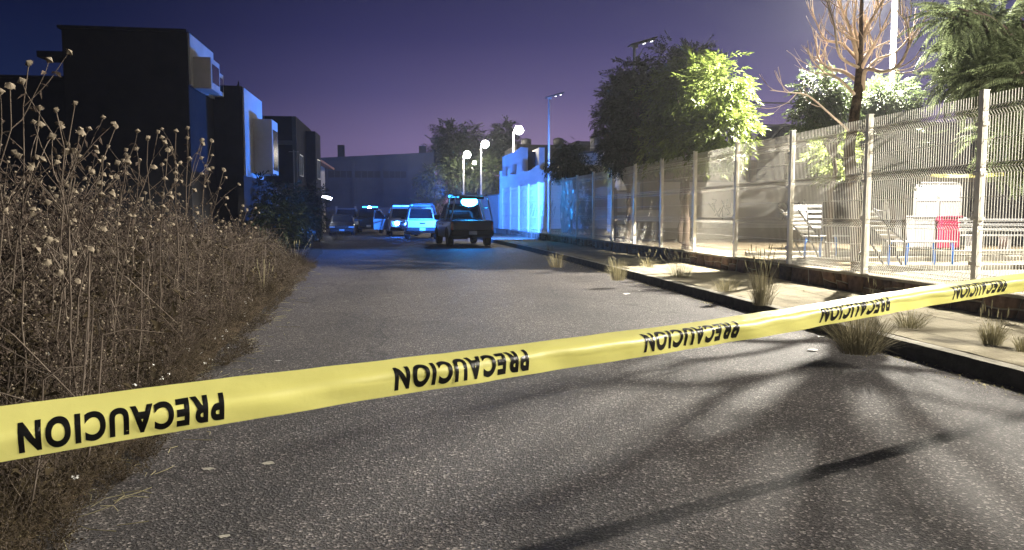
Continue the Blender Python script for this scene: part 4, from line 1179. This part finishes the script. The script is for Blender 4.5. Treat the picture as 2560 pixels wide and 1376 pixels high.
for k in range(5):
    z0 = rb.uniform(100, 200); a = rb.uniform(0, 6.28); R = rb.uniform(.4, .95); o = L_(2150, z0)
    e = lambda f, up: o + Vector((math.cos(a + up * .25) * R * f, math.sin(a + up * .25) * R * f, up))
    bough([o, e(.4, .12), e(.8, .30), e(1.0, .70), e(.92, 1.15)], rb.uniform(.012, .02), twigs=3)
# distant trees and the hedge
b = gp(1140, 100, 0)
tree('distant_tree', 'dark distant tree beyond the lamps, wider of the two', b, at(1140, 470, 100),
     [B(1125, 350, 100, 70, 80, 340), B(1100, 380, 100, 60, 50, 200), B(1175, 350, 100, 50, 60, 220), B(1150, 395, 100, 140, 60, 420)], SPRAYS_L, M_leaf2, .3, seed=20, scale=(1.4, 2.4))
b = gp(1258, 95, 0)
tree('distant_tree', 'dark distant tree beyond the lamps, behind the globe lamp over the wall', b, at(1258, 470, 95),
     [B(1262, 340, 95, 48, 70, 260), B(1238, 365, 95, 44, 60, 190), B(1265, 385, 95, 60, 60, 200)], SPRAYS_L, M_leaf2, .3, seed=21, scale=(1.3, 2.2))
def bush(name, label, blobs, protos, lm, seed, group=None, cat='bush', **kw):
    r = random.Random(seed); c = Vector(blobs[0][0]); base = Vector((c.x, c.y, 0))
    t = thing(name, label, cat, base, 0, group)
    st = MB()
    for cc, rad, n in blobs:
        for k in range(6 if blobs.index((cc, rad, n)) == 0 else 0):
            e = Vector(cc) + Vector((r.uniform(-.6, .6) * rad[0], r.uniform(-.6, .6) * rad[1], r.uniform(-.3, .6) * rad[2])) - base
            limb(st, (Vector((cc[0], cc[1], 0)) - base) * .8, e, .03, .008, r, 6, .06, 5)
    st.build('stems', M_bark, t)
    pl = crown_places(r, [(Vector(cc) - base, rad, n) for cc, rad, n in blobs], protos, **kw)
    link('foliage', scatter('foliage', protos, pl), lm, t); return t
bush('hedge', 'tall leafy hedge glowing under the pair of globe lamps', [B(1085, 460, 84, 90, 90, 420, 2), B(1140, 450, 84, 110, 90, 520, 2), B(1200, 445, 84, 90, 100, 520, 2), B(1235, 450, 82, 60, 110, 330, 1.6), B(1110, 510, 84, 150, 70, 320, 2), B(1200, 500, 84, 110, 80, 320, 2)],
     SPRAYS_L, M_leaf3, 30, scale=(.8, 1.4))
# dark shrubs behind the weeds
bush('dark_shrub', 'dark shrub mass under the balcony house', [B(640, 520, 27, 150, 170, 520), B(690, 560, 25, 120, 130, 420)], SPRAYS, M_leaf2, 31, 'dark shrubs')
bush('dark_shrub', 'dark shrub in front of the graffiti wall', [B(745, 560, 31, 80, 130, 380), B(725, 500, 32, 60, 90, 180)], SPRAYS, M_leaf2, 32, 'dark shrubs')
bush('dark_shrub', 'dark overgrown shrub beside the lit gate pillar', [B(785, 540, 40, 60, 110, 340), B(790, 490, 43, 50, 60, 140)], SPRAYS, M_leaf2, 33, 'dark shrubs')

# ------------------------------------------------------------------ dry weeds on the left
def head_into(mb, p, d, r, s=1.0):
    """dried flower head: domed disc with ragged bracts"""
    d = Vector(d).normalized(); a = d.orthogonal().normalized(); b = d.cross(a); p = Vector(p)
    R = .015 * s; n = 9; V = [p - d * R * .85]
    for k in range(n):
        t = 2 * math.pi * k / n; V.append(p + (a * math.cos(t) + b * math.sin(t)) * R)
    V.append(p + d * R * .9)
    F = [(0, 1 + (k + 1) % n, 1 + k) for k in range(n)] + [(n + 1, 1 + k, 1 + (k + 1) % n) for k in range(n)]
    mb.add(V, F)
    for k in range(n):
        t = 2 * math.pi * (k + r.uniform(-.3, .3)) / n; o = a * math.cos(t) + b * math.sin(t)
        q = p + o * R * .8; e = o.cross(d)
        L = R * r.uniform(.12, .5)
        mb.add([q + e * R * .35, q - e * R * .35, q + o * L + d * L * r.uniform(-.9, .4)], [(0, 1, 2)])
def weed_parts(r, H, nb=9, lean=.25, spread=.5, leaves=30, heads=True, thick=.0055):
    st, hd, lf = MB(), MB(), MB()
    dx, dy = r.uniform(-lean, lean), r.uniform(-lean, lean)
    pts = [Vector((dx * H * s * s + .02 * r.uniform(-1, 1) * (s > 0), dy * H * s * s + .02 * r.uniform(-1, 1) * (s > 0), H * s)) for s in [i / 7 for i in range(8)]]
    st.tube(pts, [thick * (1 - .6 * i / 7) for i in range(8)], 4, False)
    if heads: head_into(hd, pts[-1], (pts[-1] - pts[-2]) + Vector((r.uniform(-.3, .3), r.uniform(-.3, .3), 0)), r, r.uniform(.8, 1.35))
    for k in range(nb):
        s = r.uniform(.30, .93); i = int(s * 7); p = pts[i].lerp(pts[min(i + 1, 7)], s * 7 - i)
        a = r.uniform(0, 2 * math.pi); L = H * spread * (1.05 - s) * r.uniform(.5, 1.1) + .10
        v = Vector((math.cos(a) * .8, math.sin(a) * .8, .75)); q = p; bp = [p]
        for j in range(5):
            v = (v + Vector((r.uniform(-.34, .34), r.uniform(-.34, .34), r.uniform(-.12, .28)))).normalized(); q = q + v * L / 5; bp.append(q)
        st.tube(bp, [thick * .55 * (1 - .12 * j) for j in range(6)], 3, False)
        if heads and r.random() < .42: head_into(hd, q, v + Vector((0, 0, r.uniform(-.6, .4))), r, r.uniform(.6, 1.15))
        if r.random() < .5:
            w = bp[3]; u = (v + Vector((r.uniform(-.8, .8), r.uniform(-.8, .8), .2))).normalized(); e = w + u * L * .35
            st.tube([w, w + u * L * .18, e], thick * .35, 3, False)
            if heads and r.random() < .4: head_into(hd, e, u, r, r.uniform(.5, .9))
        for _ in range(leaves // nb):
            w = bp[r.randrange(1, 5)]
            leaf_into(lf, w, (r.uniform(-1, 1), r.uniform(-1, 1), r.uniform(-1.2, .2)), 1, (r.uniform(-1, 1), r.uniform(-1, 1), r.uniform(-1, 1)), r.uniform(.03, .075), r.uniform(.006, .016))
    return st, hd, lf
rw = random.Random(9)
PW = []
for k in range(10):
    H = 1.0
    st, hd, lf = weed_parts(rw, rw.uniform(1.2, 1.7), rw.randrange(10, 16), .34, .62, 90, True, .0042)
    PW.append((to_tris(st), to_tris(hd), to_tris(lf)))
PL = []
for k in range(8):                                   # low twiggy brush
    st = MB(); lf = MB()
    for j in range(9):
        a = rw.uniform(0, 6.28); v = Vector((math.cos(a) * .5, math.sin(a) * .5, rw.uniform(.3, 1))).normalized(); q = Vector((rw.uniform(-.08, .08), rw.uniform(-.08, .08), 0)); bp = [q]
        L = rw.uniform(.22, .55)
        for i in range(4):
            v = (v + Vector((rw.uniform(-.4, .4), rw.uniform(-.4, .4), rw.uniform(-.3, .2)))).normalized(); q = q + v * L / 4; bp.append(q)
            for _ in range(3):
                leaf_into(lf, q, (rw.uniform(-1, 1), rw.uniform(-1, 1), rw.uniform(-.8, .8)), 1, (rw.uniform(-1, 1), rw.uniform(-1, 1), rw.uniform(-1, 1)), rw.uniform(.025, .06), rw.uniform(.005, .012))
        st.tube(bp, .0022, 3, False)
    PL.append((to_tris(st), to_tris(lf)))
pa, pb = [], []
for k in range(1500):
    Y = 2.2 + 21 * rw.random() ** 1.25
    back = rw.random() ** 1.4 * (1.2 + min(Y * .32, 4.2))
    X = left_edge(Y) - .12 - back
    if Y < 3.2 and X > -1.9: continue
    hmax = min(1.0, .30 + back * .55) * (.98 + .36 * mnoise.noise((Y * .55, back * .4, 1)))
    if Y > 13: hmax *= max(.35, 1 - (Y - 13) * .085)
    s = hmax * rw.uniform(.75, 1.28)
    pa.append((rw.randrange(10), trs((X, Y, soil_z(X, Y) - .02), rx=rw.uniform(-.2, .2), ry=rw.uniform(-.2, .2) + .10, rz=rw.uniform(0, 6.28), s=s)))
for k in range(4200):
    Y = 2.6 + 21 * rw.random() ** 1.3
    back = rw.random() ** 1.2 * (1.0 + min(Y * .22, 2.6))
    X = left_edge(Y) + .22 - back + .25 * mnoise.noise((Y * .9, 2, 7))
    d = left_edge(Y) - X
    s = rw.uniform(.5, 1.1) * (.35 + min(1.2, max(0, d) * 1.0))
    pb.append((rw.randrange(8), trs((X, Y, max(.0, soil_z(X, Y)) + rw.uniform(0, .5) * min(1, max(0, d - .3))), rz=rw.uniform(0, 6.28), rx=rw.uniform(-.4, .4), s=s)))
def stuff(name, me, m, label, cat): return tag(link(name, me, m), label, cat, None, 'stuff')
stuff('dry_weeds', scatter('dry_weeds', [p[0] for p in PW], pa), M_dry, 'dense thicket of dry brown weed stalks along the left road edge', 'weeds')
stuff('weed_seed_heads', scatter('weed_seed_heads', [p[1] for p in PW], pa), M_head, 'small dried flower heads throughout the brown weed thicket', 'seed heads')
stuff('withered_leaves', scatter('withered_leaves', [p[2] for p in PW], pa), M_dryleaf, 'withered leaves hanging in the brown weed thicket', 'leaves')
stuff('low_brush', scatter('low_brush', [p[0] for p in PL], pb), M_dry, 'low twiggy brush at the foot of the weed thicket', 'brush')
stuff('ground_cover', scatter('ground_cover', [p[1] for p in PL], pb), M_low, 'small brownish green leaves covering the weedy verge', 'ground cover')
fl = MB()
for k in range(110):
    Y = 2.9 + 9 * rw.random() ** 1.3; X = left_edge(Y) - rw.uniform(-.1, 1.3); z = soil_z(X, Y) + rw.uniform(.05, .75) * min(1, left_edge(Y) - X + .25)
    for j in range(rw.randrange(2, 5)):
        leaf_into(fl, (X + rw.uniform(-.015, .015), Y, z + rw.uniform(-.015, .015)), (rw.uniform(-1, 1), -1, rw.uniform(-1, 1)), 1, (rw.uniform(-1, 1), 0, 1), .018, .008)
V_, T_ = to_tris(fl); stuff('white_wildflowers', tri_mesh('white_wildflowers', V_, T_), M_flower, 'tiny white wildflowers scattered in the weeds', 'flowers')
# straw lying along the road edge
sr = MB()
for k in range(420):
    Y = 2.6 + 18 * rw.random() ** 1.5; X = left_edge(Y) + rw.gauss(.05, .22); a = rw.uniform(0, 6.28); L = rw.uniform(.04, .22)
    sr.tube([(X, Y, .012), (X + L * .5 * math.cos(a), Y + L * .5 * math.sin(a), .018), (X + L * math.cos(a + .3), Y + L * math.sin(a + .3), .010)], .0022, 3, False)
V_, T_ = to_tris(sr); stuff('straw', tri_mesh('straw', V_, T_), M_tuft, 'loose straw lying along the left road edge', 'straw')

# broad-leaved weeds, bent and broken stalks mixed in
bl = MB()
for k in range(230):
    Y = 2.8 + 15 * rw.random() ** 1.2; X = left_edge(Y) - rw.uniform(.05, 2.2); z = soil_z(X, Y); h = rw.uniform(.15, .9)
    for j in range(rw.randrange(3, 8)):
        a = rw.uniform(0, 6.28); zz = z + h * rw.uniform(.3, 1)
        leaf_into(bl, (X, Y, zz), (math.cos(a), math.sin(a), rw.uniform(-.9, .4)), 1, (rw.uniform(-.4, .4), rw.uniform(-.4, .4), 1), rw.uniform(.07, .16), rw.uniform(.018, .04))
V_, T_ = to_tris(bl); stuff('broad_weed_leaves', tri_mesh('broad_weed_leaves', V_, T_), M_low, 'broader limp weed leaves among the brown thicket', 'leaves')
bk = MB()
for k in range(170):
    Y = 3.0 + 15 * rw.random() ** 1.2; X = left_edge(Y) - rw.uniform(.1, 2.4); z = soil_z(X, Y); H = rw.uniform(.5, 1.25); a = rw.uniform(-1.2, 1.2)
    p0 = Vector((X, Y, z)); p1 = p0 + Vector((.12 * math.cos(a), .12 * math.sin(a), H)); p2 = p1 + Vector((math.cos(a) * H * .5, math.sin(a) * H * .3, -H * rw.uniform(-.1, .55)))
    bk.tube([p0, p0.lerp(p1, .5) + Vector((.02, 0, 0)), p1, p1.lerp(p2, .4) + Vector((0, 0, .03)), p2], [.006, .005, .0045, .0035, .002], 4, False)
V_, T_ = to_tris(bk); stuff('broken_stalks', tri_mesh('broken_stalks', V_, T_), M_dry, 'bent and broken stalks leaning out of the brown thicket', 'stalks')
# debris in the gutter and along the stone wall
db = MB()
for k in range(900):
    Y = 3 + 24 * rw.random() ** 1.3
    if rw.random() < .6: X = KERB + bend(Y) - abs(rw.gauss(0, .16)) - .03; z = .004
    else: X = 7.4 + bend(Y) - abs(rw.gauss(0, .25)); z = walk_z(X, Y) + .003
    s = rw.uniform(.006, .02); a = rw.uniform(0, 6.28)
    if rw.random() < .5:
        db.add([(X + s * rw.uniform(-1, 1), Y + s * rw.uniform(-1, 1), z + (s if i > 3 else 0)) for i in range(4)] + [(X, Y, z + s)], [(0, 1, 4), (1, 2, 4), (2, 3, 4), (3, 0, 4)])
    else:
        L = s * 6; db.tube([(X, Y, z + .003), (X + L * .5 * math.cos(a), Y + L * .5 * math.sin(a), z + .010), (X + L * math.cos(a), Y + L * math.sin(a), z + .004)], .0022, 3, False)
V_, T_ = to_tris(db); stuff('gutter_debris', tri_mesh('gutter_debris', V_, T_), M_tuft, 'grit and straw gathered in the gutter and along the stone wall', 'debris')
# tall single weeds standing out of the thicket
TALL = [(72, 158, 4.6), (188, 258, 4.9), (140, 275, 4.5), (100, 270, 4.7), (290, 315, 5.0), (200, 325, 5.2), (25, 215, 4.4), (170, 360, 5.0),
        (258, 395, 6.0), (395, 330, 6.6), (315, 375, 6.2), (440, 328, 7.4), (370, 345, 7.0), (468, 345, 7.8), (505, 350, 8.2), (530, 352, 8.8), (560, 425, 9.6), (420, 375, 7.2), (618, 525, 10.6), (600, 540, 10.4), (350, 400, 6.6), (230, 430, 5.6)]
for i, (px, pyy, d) in enumerate(TALL):
    p = at(px, pyy, d)
    H = p.z
    r = random.Random(300 + i)
    ox, oy = r.uniform(-.45, .10), r.uniform(-.2, .3)
    base = Vector((min(p.x + ox, left_edge(p.y) - .25), p.y + oy, 0.03))
    lab = {0: 'tallest dry weed stalk, its heads rising above the roof of the low dark house', 4: 'dry weed stalk with one large head reaching out before the tall dark house',
           1: 'tall dry weed stalk crossing the edge between low and tall dark houses', 16: 'dry weed stalk standing before the balcony house', 18: 'dry weed stalk leaning out at the thicket end beside the dark shrubs',
           19: 'dry weed stalk leaning out at the thicket end beside the dark shrubs'}.get(i, 'tall dry weed stalk with round seed heads rising inside the brown thicket')
    t = thing('dry_weed', lab, 'weed', base, 0, 'tall dry weeds')
    tip = p - base
    pts = [Vector((tip.x * s ** 1.6 + .03 * r.uniform(-1, 1) * (0 < s < 1), tip.y * s ** 1.6, tip.z * s)) for s in [k / 9 for k in range(10)]]
    st = MB().tube(pts, [.0075 * (1 - .55 * k / 9) for k in range(10)], 5, False)
    hm = MB(); head_into(hm, (0, 0, 0), (0, 0, 1), r, 1.7)
    lf = MB(); tips = [(pts[-1], pts[-1] - pts[-2])]
    for k in range(9):
        s = r.uniform(.45, .95); q = pts[int(s * 9)]; a = r.uniform(0, 6.28)
        v = Vector((math.cos(a) * .9, math.sin(a) * .5, .9)).normalized(); bp = [q]; L = r.uniform(.16, .5)
        for j in range(6):
            v = (v + Vector((r.uniform(-.2, .2), r.uniform(-.2, .2), r.uniform(-.1, .2)))).normalized(); q = q + v * L / 6; bp.append(q)
        st.tube(bp, [.0042 * (1 - .1 * j) for j in range(7)], 4, False); tips.append((q, v))
        for _ in range(4): leaf_into(lf, bp[r.randrange(1, 6)], (r.uniform(-1, 1), r.uniform(-1, 1), r.uniform(-1, .2)), 1, (r.uniform(-1, 1), 0, 1), r.uniform(.03, .07), r.uniform(.006, .015))
    st.build('stem', M_dry, t, True); lf.build('dry_leaves', M_dryleaf, t)
    h0 = None
    for q, v in tips:
        if h0 is None: o = hm.build('seed_head', M_head, t); h0 = o.data
        else: o = link('seed_head', h0, None, t)
        o.location = q; o.rotation_euler = (Vector(v) + Vector((r.uniform(-.5, .5), r.uniform(-.5, .5), 0))).to_track_quat('Z', 'Y').to_euler(); s = r.uniform(.7, 1.15); o.scale = (s, s, s)

# ------------------------------------------------------------------ grass tufts on the pavement
def tuft(px, pyy, wpx, hpx, label, n=200, m=None, seedheads=0, wild=.5, zl=.165):
    ray = _F + _R * ((px - 1280) / FPX) - _U * ((pyy - 688) / FPX); d = (zl - CAM_H) / ray.z
    base = _C + ray * d
    r = random.Random(int(px * 7 + pyy)); H = hpx / FPX * d; W = wpx / 2 / FPX * d
    t = thing('grass_tuft', label, 'grass', base, 0, 'grass tufts on the pavement')
    mb = MB()
    for k in range(n):
        a = r.uniform(0, 6.28); rr = r.random() ** .5; o = Vector((math.cos(a) * rr * W * .45, math.sin(a) * rr * W * .35, -.01))
        h = H * r.uniform(.35, 1.05); out = Vector((math.cos(a), math.sin(a), 0)) * W * rr * r.uniform(.3, 1.1)
        w = r.uniform(.0013, .0029); s = Vector((-math.sin(a), math.cos(a), 0)) * w
        p1, p2, p3 = o + out * .25 + Vector((0, 0, h * .5)), o + out * .6 + Vector((0, 0, h * .85)), o + out * (1 + wild * r.uniform(-.2, .6)) + Vector((r.uniform(-.03, .03), r.uniform(-.03, .03), h * r.uniform(.75, 1.08)))
        mb.add([o - s, o + s, p1 + s, p1 - s, p2 + s * .7, p2 - s * .7, p3], [(0, 1, 2, 3), (3, 2, 4, 5), (5, 4, 6)])
    mb.build('blades', m or M_tuft, t)
    if seedheads:
        hb = MB()
        for k in range(seedheads):
            a = r.uniform(0, 6.28); e = Vector((math.cos(a) * W * r.uniform(.1, .9), math.sin(a) * W * .6, H * r.uniform(.95, 1.45)))
            hb.tube([(0, 0, 0), e * .6 + Vector((0, 0, H * .1)), e], .0018, 3, False)
            hb.tube([e, e + Vector((e.x * .05, 0, .05)), e + Vector((e.x * .12, 0, .10))], [.004, .008, .002], 5)
        hb.build('seed_stalks', M_tuft, t)
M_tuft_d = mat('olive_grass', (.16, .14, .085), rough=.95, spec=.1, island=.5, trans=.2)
tuft(1545, 700, 90, 62, 'pale grass tuft growing out of the kerb, tallest of the far ones', 240)
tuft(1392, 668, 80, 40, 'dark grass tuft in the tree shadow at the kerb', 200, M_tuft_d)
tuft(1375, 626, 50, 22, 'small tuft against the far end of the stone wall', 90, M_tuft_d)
tuft(1620, 668, 80, 26, 'low spreading tuft beside the pale kerb tuft', 120, None, 6)
tuft(1700, 693, 120, 44, 'wispy tuft with seed stalks in front of the stone wall', 190, None, 16)
tuft(1815, 728, 120, 40, 'low matted tuft in the middle of the pavement', 200)
tuft(1905, 762, 110, 95, 'tall dark tuft with upright seed stalks leaning on the wall side', 320, M_tuft_d, 26)
tuft(2150, 880, 230, 100, 'large tangled brown tuft hanging over the kerb', 760, M_tuft_d, 0, 1.0)
tuft(2275, 818, 150, 50, 'flattened dry tuft behind the large tangled one', 260, None, 0, .9)
tuft(2480, 860, 110, 60, 'pale bristly tuft by the stone wall', 330, None, 8)
tuft(2560, 880, 80, 50, 'pale bristly tuft beyond the other bristly one', 200)
tuft(2180, 745, 90, 30, 'sparse tuft at the foot of the stone wall under the tape', 90, M_tuft_d, 6)
tuft(845, 600, 75, 26, 'pale dry clump beside the black parked car', 260, None, 8, .6, 0.0)
tuft(800, 603, 50, 20, 'pale dry clump at the foot of the gate pillar', 160, None, 4, .6, 0.0)
tuft(740, 668, 110, 50, 'reddish brown grass clump where the weeds end', 360, M_low, 10, .6, 0.0)
tuft(660, 745, 120, 60, 'brown grass clump at the road edge below the thicket', 360, M_low, 10, .6, 0.0)
# ================================================================== PARK FURNITURE AND SMALL THINGS
def situp_bench(px, d, rz, label, s=1.0, leg=M_blue):
    p = gp(px, d, PZ)
    t = thing('exercise_bench', label, 'exercise bench', p, rz, 'outdoor exercise benches')
    for x in (-.55, .55):
        for y in (-.22, .22):
            MB().tube([(x * s, y * s, 0), (x * s * .98, y * s, .30 * s), (x * s * .92, y * s, .50 * s)], .026 * s, 8).build('leg', leg, t, True)
    for k in range(5):
        y = -.22 + .11 * k
        MB().box(-.62 * s, .62 * s, (y - .035) * s, (y + .035) * s, .50 * s, .525 * s).build('seat_slat', M_steel, t, bevel=.004)
    M = trs((-.6 * s, 0, .52 * s), ry=RAD(-52))
    fr = MB()
    for y in (-.24, .24): fr.tube([M @ Vector((0, y * s, 0)), M @ Vector((-.02, y * s, .45 * s)), M @ Vector((.03, y * s, .95 * s))], .022 * s, 8)
    fr.build('back_frame', M_darkmetal, t, True)
    for k in range(6):
        MB().box(-.012, .012, -.235 * s, .235 * s, (.12 + .14 * k) * s, (.20 + .14 * k) * s, M).build('back_slat', M_steel, t, bevel=.003)
    MB().tube([(-.62 * s, -.24 * s, .04), (-.95 * s, -.24 * s, .5 * s), (-1.05 * s, -.24 * s, 1.1 * s), (-1.05 * s, .24 * s, 1.1 * s), (-.95 * s, .24 * s, .5 * s), (-.62 * s, .24 * s, .04)], .02 * s, 8).build('brace', M_darkmetal, t, True)
    return t
situp_bench(2300, 14.6, RAD(8), 'slatted steel exercise bench on blue legs just behind the fence')
situp_bench(2070, 18.2, RAD(20), 'slatted exercise bench on blue legs beside the bare tree trunk')
situp_bench(1512, 33.0, RAD(15), 'dark slatted exercise bench behind the crumpled plastic sheet', 1.0, M_darkmetal)
def lectern(px, d, label):
    p = gp(px, d, PZ)
    t = thing('info_lectern', label, 'sign', p, RAD(-12))
    for x in (-.32, .32): MB().box(x - .05, x + .05, -.04, .04, 0, .86).build('leg', M_steel, t, bevel=.005)
    M = trs((0, 0, .95), rx=RAD(38))
    b = MB().box(-.58, .58, -.36, .36, -.02, .02, M).build('board', M_steel, t, bevel=.006)
    MB().box(-.55, .55, -.33, .33, .021, .026, M).build('panel', M_white, b)
lectern(1618, 29.0, 'slanted white information board on two legs')
q = gp(1560, 31.5, PZ)
t = thing('notice_board', 'tall framed notice board with pale sheets', 'sign', q, RAD(-14))
for x in (-.38, .38): MB().box(x - .06, x + .06, -.05, .05, 0, 2.1).build('post', M_darkmetal, t, bevel=.005)
MB().box(-.32, .32, -.03, .03, .55, 2.0).build('board', M_darkmetal, t)
for z0, z1 in ((1.1, 1.95), (.62, .98)): MB().box(-.29, .29, -.036, -.031, z0, z1).build('sheet', M_white, t)
# board with two white sheets in a rounded steel frame, bins below
q = gp(2340, 22.6, PZ)
t = thing('bulletin_board', 'rounded steel frame holding two white sheets above the bins', 'sign', q, RAD(-6))
w, h = .70, 1.95
MB().tube([(-w, 0, 0), (-w, 0, h - .18), (-w + .06, 0, h - .05), (-w + .2, 0, h), (w - .2, 0, h), (w - .06, 0, h - .05), (w, 0, h - .18), (w, 0, 0)], .03, 8).build('frame', M_steel, t, True)
MB().box(-.035, .035, -.02, .02, .9, h - .02).build('mullion', M_steel, t)
MB().box(-w + .03, w - .03, .012, .02, .85, h - .04).build('back_panel', M_greywall, t)
for x0, x1 in ((-w + .06, -.05), (.05, w - .06)):
    MB().box(x0, x1, -.012, .0, 1.42, h - .06).build('sheet', M_white, t)
def bin_(px, d, w, h, m, label):
    q = gp(px, d, PZ)
    t = thing('litter_bin', label, 'bin', q, RAD(-6), 'litter bins')
    b = MB().box(-w / 2, w / 2, -.2, .2, .06, h).build('body', m, t, bevel=.02)
    for k in range(int(w / .09)): MB().box(-w / 2 + .02 + .09 * k, -w / 2 + .07 + .09 * k, -.214, -.2, .10, h - .06).build('slat', m, b, bevel=.004)
    MB().box(-w / 2 - .02, w / 2 + .02, -.23, .22, h, h + .04).build('lid', m, t, bevel=.01)
    for x in (-w / 2 + .06, w / 2 - .06): MB().box(x - .03, x + .03, -.15, .15, 0, .06).build('foot', M_darkmetal, t)
bin_(2365, 21.9, .56, .94, M_redpanel, 'red slatted litter bin beside the grey one')
bin_(2298, 22.0, .66, .94, M_greywall, 'grey slatted litter bin beside the red one')
q = gp(2510, 20.6, PZ)
t = thing('park_bench', 'long steel park bench against the grey wall', 'bench', q, RAD(-8))
for x in (-.9, 0, .9): MB().box(x - .035, x + .035, -.2, .22, 0, .44).build('leg', M_steel, t)
for k in range(4): MB().box(-1.1, 1.1, -.22 + .115 * k, -.13 + .115 * k, .44, .475).build('seat_slat', M_steel, t, bevel=.006)
for k in range(3): MB().box(-1.1, 1.1, .245 + .02 * k, .275 + .02 * k, .56 + .13 * k, .65 + .13 * k).build('back_slat', M_steel, t, bevel=.006)
for x in (-.9, .9): MB().box(x - .03, x + .03, .285, .345, .44, .95).build('back_post', M_steel, t)
q = gp(2012, 20.5, PZ)
t = thing('park_sign', 'white panel sign with slatted grid on thin legs', 'sign', q, RAD(-10))
for x in (-.42, .42): MB().tube([(x, 0, 0), (x, 0, 1.3)], .025, 8).build('post', M_darkmetal, t)
MB().box(-.40, .02, -.02, .02, .62, 1.28).build('panel', M_white, t)
MB().prism([(-.18, .64), (.12, .64), (-.12, 1.26)], -.026, -.021, 'y').build('triangle', M_plaster_w, t)
for k in range(5): MB().box(.04, .40, -.015, .015, .66 + .14 * k, .72 + .14 * k).build('slat', M_white, t)
# crumpled plastic sheet on the fence
a = Vector((FX + bend(31.7), 31.7, FZ0)); bq = Vector((FX + bend(34.2), 34.2, FZ0))
V, F = [], []
nx, nz = 22, 26
for i in range(nx + 1):
    for j in range(nz + 1):
        s, z = i / nx, j / nz
        p = a.lerp(bq, .04 + .92 * s) - a
        wr = .10 * mnoise.noise((s * 5 + z * 2, z * 2.5, 1)) + .05 * mnoise.noise((s * 14 + z * 7, z * 6, 5))
        V.append((p.x - .12 + wr, p.y, .15 + 2.3 * z + .05 * mnoise.noise((s * 6, z, 3))))
for i in range(nx):
    for j in range(nz):
        if mnoise.noise((i * .35, j * .2, 9)) > -.38:
            k = i * (nz + 1) + j; F.append((k, k + 1, k + nz + 2, k + nz + 1))
ps = thing('plastic_sheet', 'crumpled translucent plastic sheet hung on one bay of the fence', 'plastic sheet', a)
m = MB(); m.add(V, F); m.build('sheet', M_sheet, ps)
# litter on the road
def litter(px, pyy, w, label):
    ray = _F + _R * ((px - 1280) / FPX) - _U * ((pyy - 688) / FPX); p = _C + ray * ((0.006 - CAM_H) / ray.z)
    r = random.Random(px); V = [(0, 0, .012)]; n = 7
    for k in range(n):
        a = 6.28 * k / n; V.append((math.cos(a) * w * r.uniform(.5, 1.1), math.sin(a) * w * .6 * r.uniform(.5, 1.1), r.uniform(0, .018)))
    m = MB(); m.add(V, [(0, 1 + k, 1 + (k + 1) % n) for k in range(n)])
    o = m.build('paper_scrap', M_litter, None, loc=p); tag(o, label, 'litter', 'paper scraps on the road')
litter(692, 905, .055, 'small pale scrap on the asphalt near the weeds')
litter(2030, 876, .09, 'torn white scrap beside the large tangled tuft')
litter(2052, 843, .05, 'small white scrap at the kerb by the tangled tuft')
litter(1565, 736, .08, 'flat white scrap on the road by the kerb')
litter(1602, 728, .07, 'thin white scrap on the road close under the kerb')
def patch(px, pyy, w, label):
    ray = _F + _R * ((px - 1280) / FPX) - _U * ((pyy - 688) / FPX); p = _C + ray * ((0.004 - CAM_H) / ray.z)
    r = random.Random(px); n = 14; V = [(0, 0, 0)]
    for k in range(n):
        a = 6.28 * k / n; V.append((math.cos(a) * w * r.uniform(.6, 1.1), math.sin(a) * w * .8 * r.uniform(.5, 1.1), 0))
    m = MB(); m.add(V, [(0, 1 + k, 1 + (k + 1) % n) for k in range(n)])
    tag(m.build('road_patch', M_kerb, None, loc=p), kind='structure')
patch(672, 1158, .045, ''); patch(520, 1172, .035, ''); patch(560, 1340, .03, '')

# ================================================================== HAZE ADDED FOR LAMP GLARE
hz_m = bpy.data.materials.new('glare_haze'); hz_m.use_nodes = True
hn = hz_m.node_tree; hn.nodes.clear()
ho = hn.nodes.new('ShaderNodeOutputMaterial'); hv = hn.nodes.new('ShaderNodeVolumePrincipled')
hv.inputs['Color'].default_value = (.85, .88, .95, 1); hv.inputs['Density'].default_value = .00055; hv.inputs['Anisotropy'].default_value = .4
hn.links.new(hv.outputs[0], ho.inputs['Volume'])
tag(MB().box(-45, 80, -25, 135, -1.2, 14).build('haze', hz_m), 'thin haze volume added for the glare around lamps and strobes', 'haze', None, 'stuff')
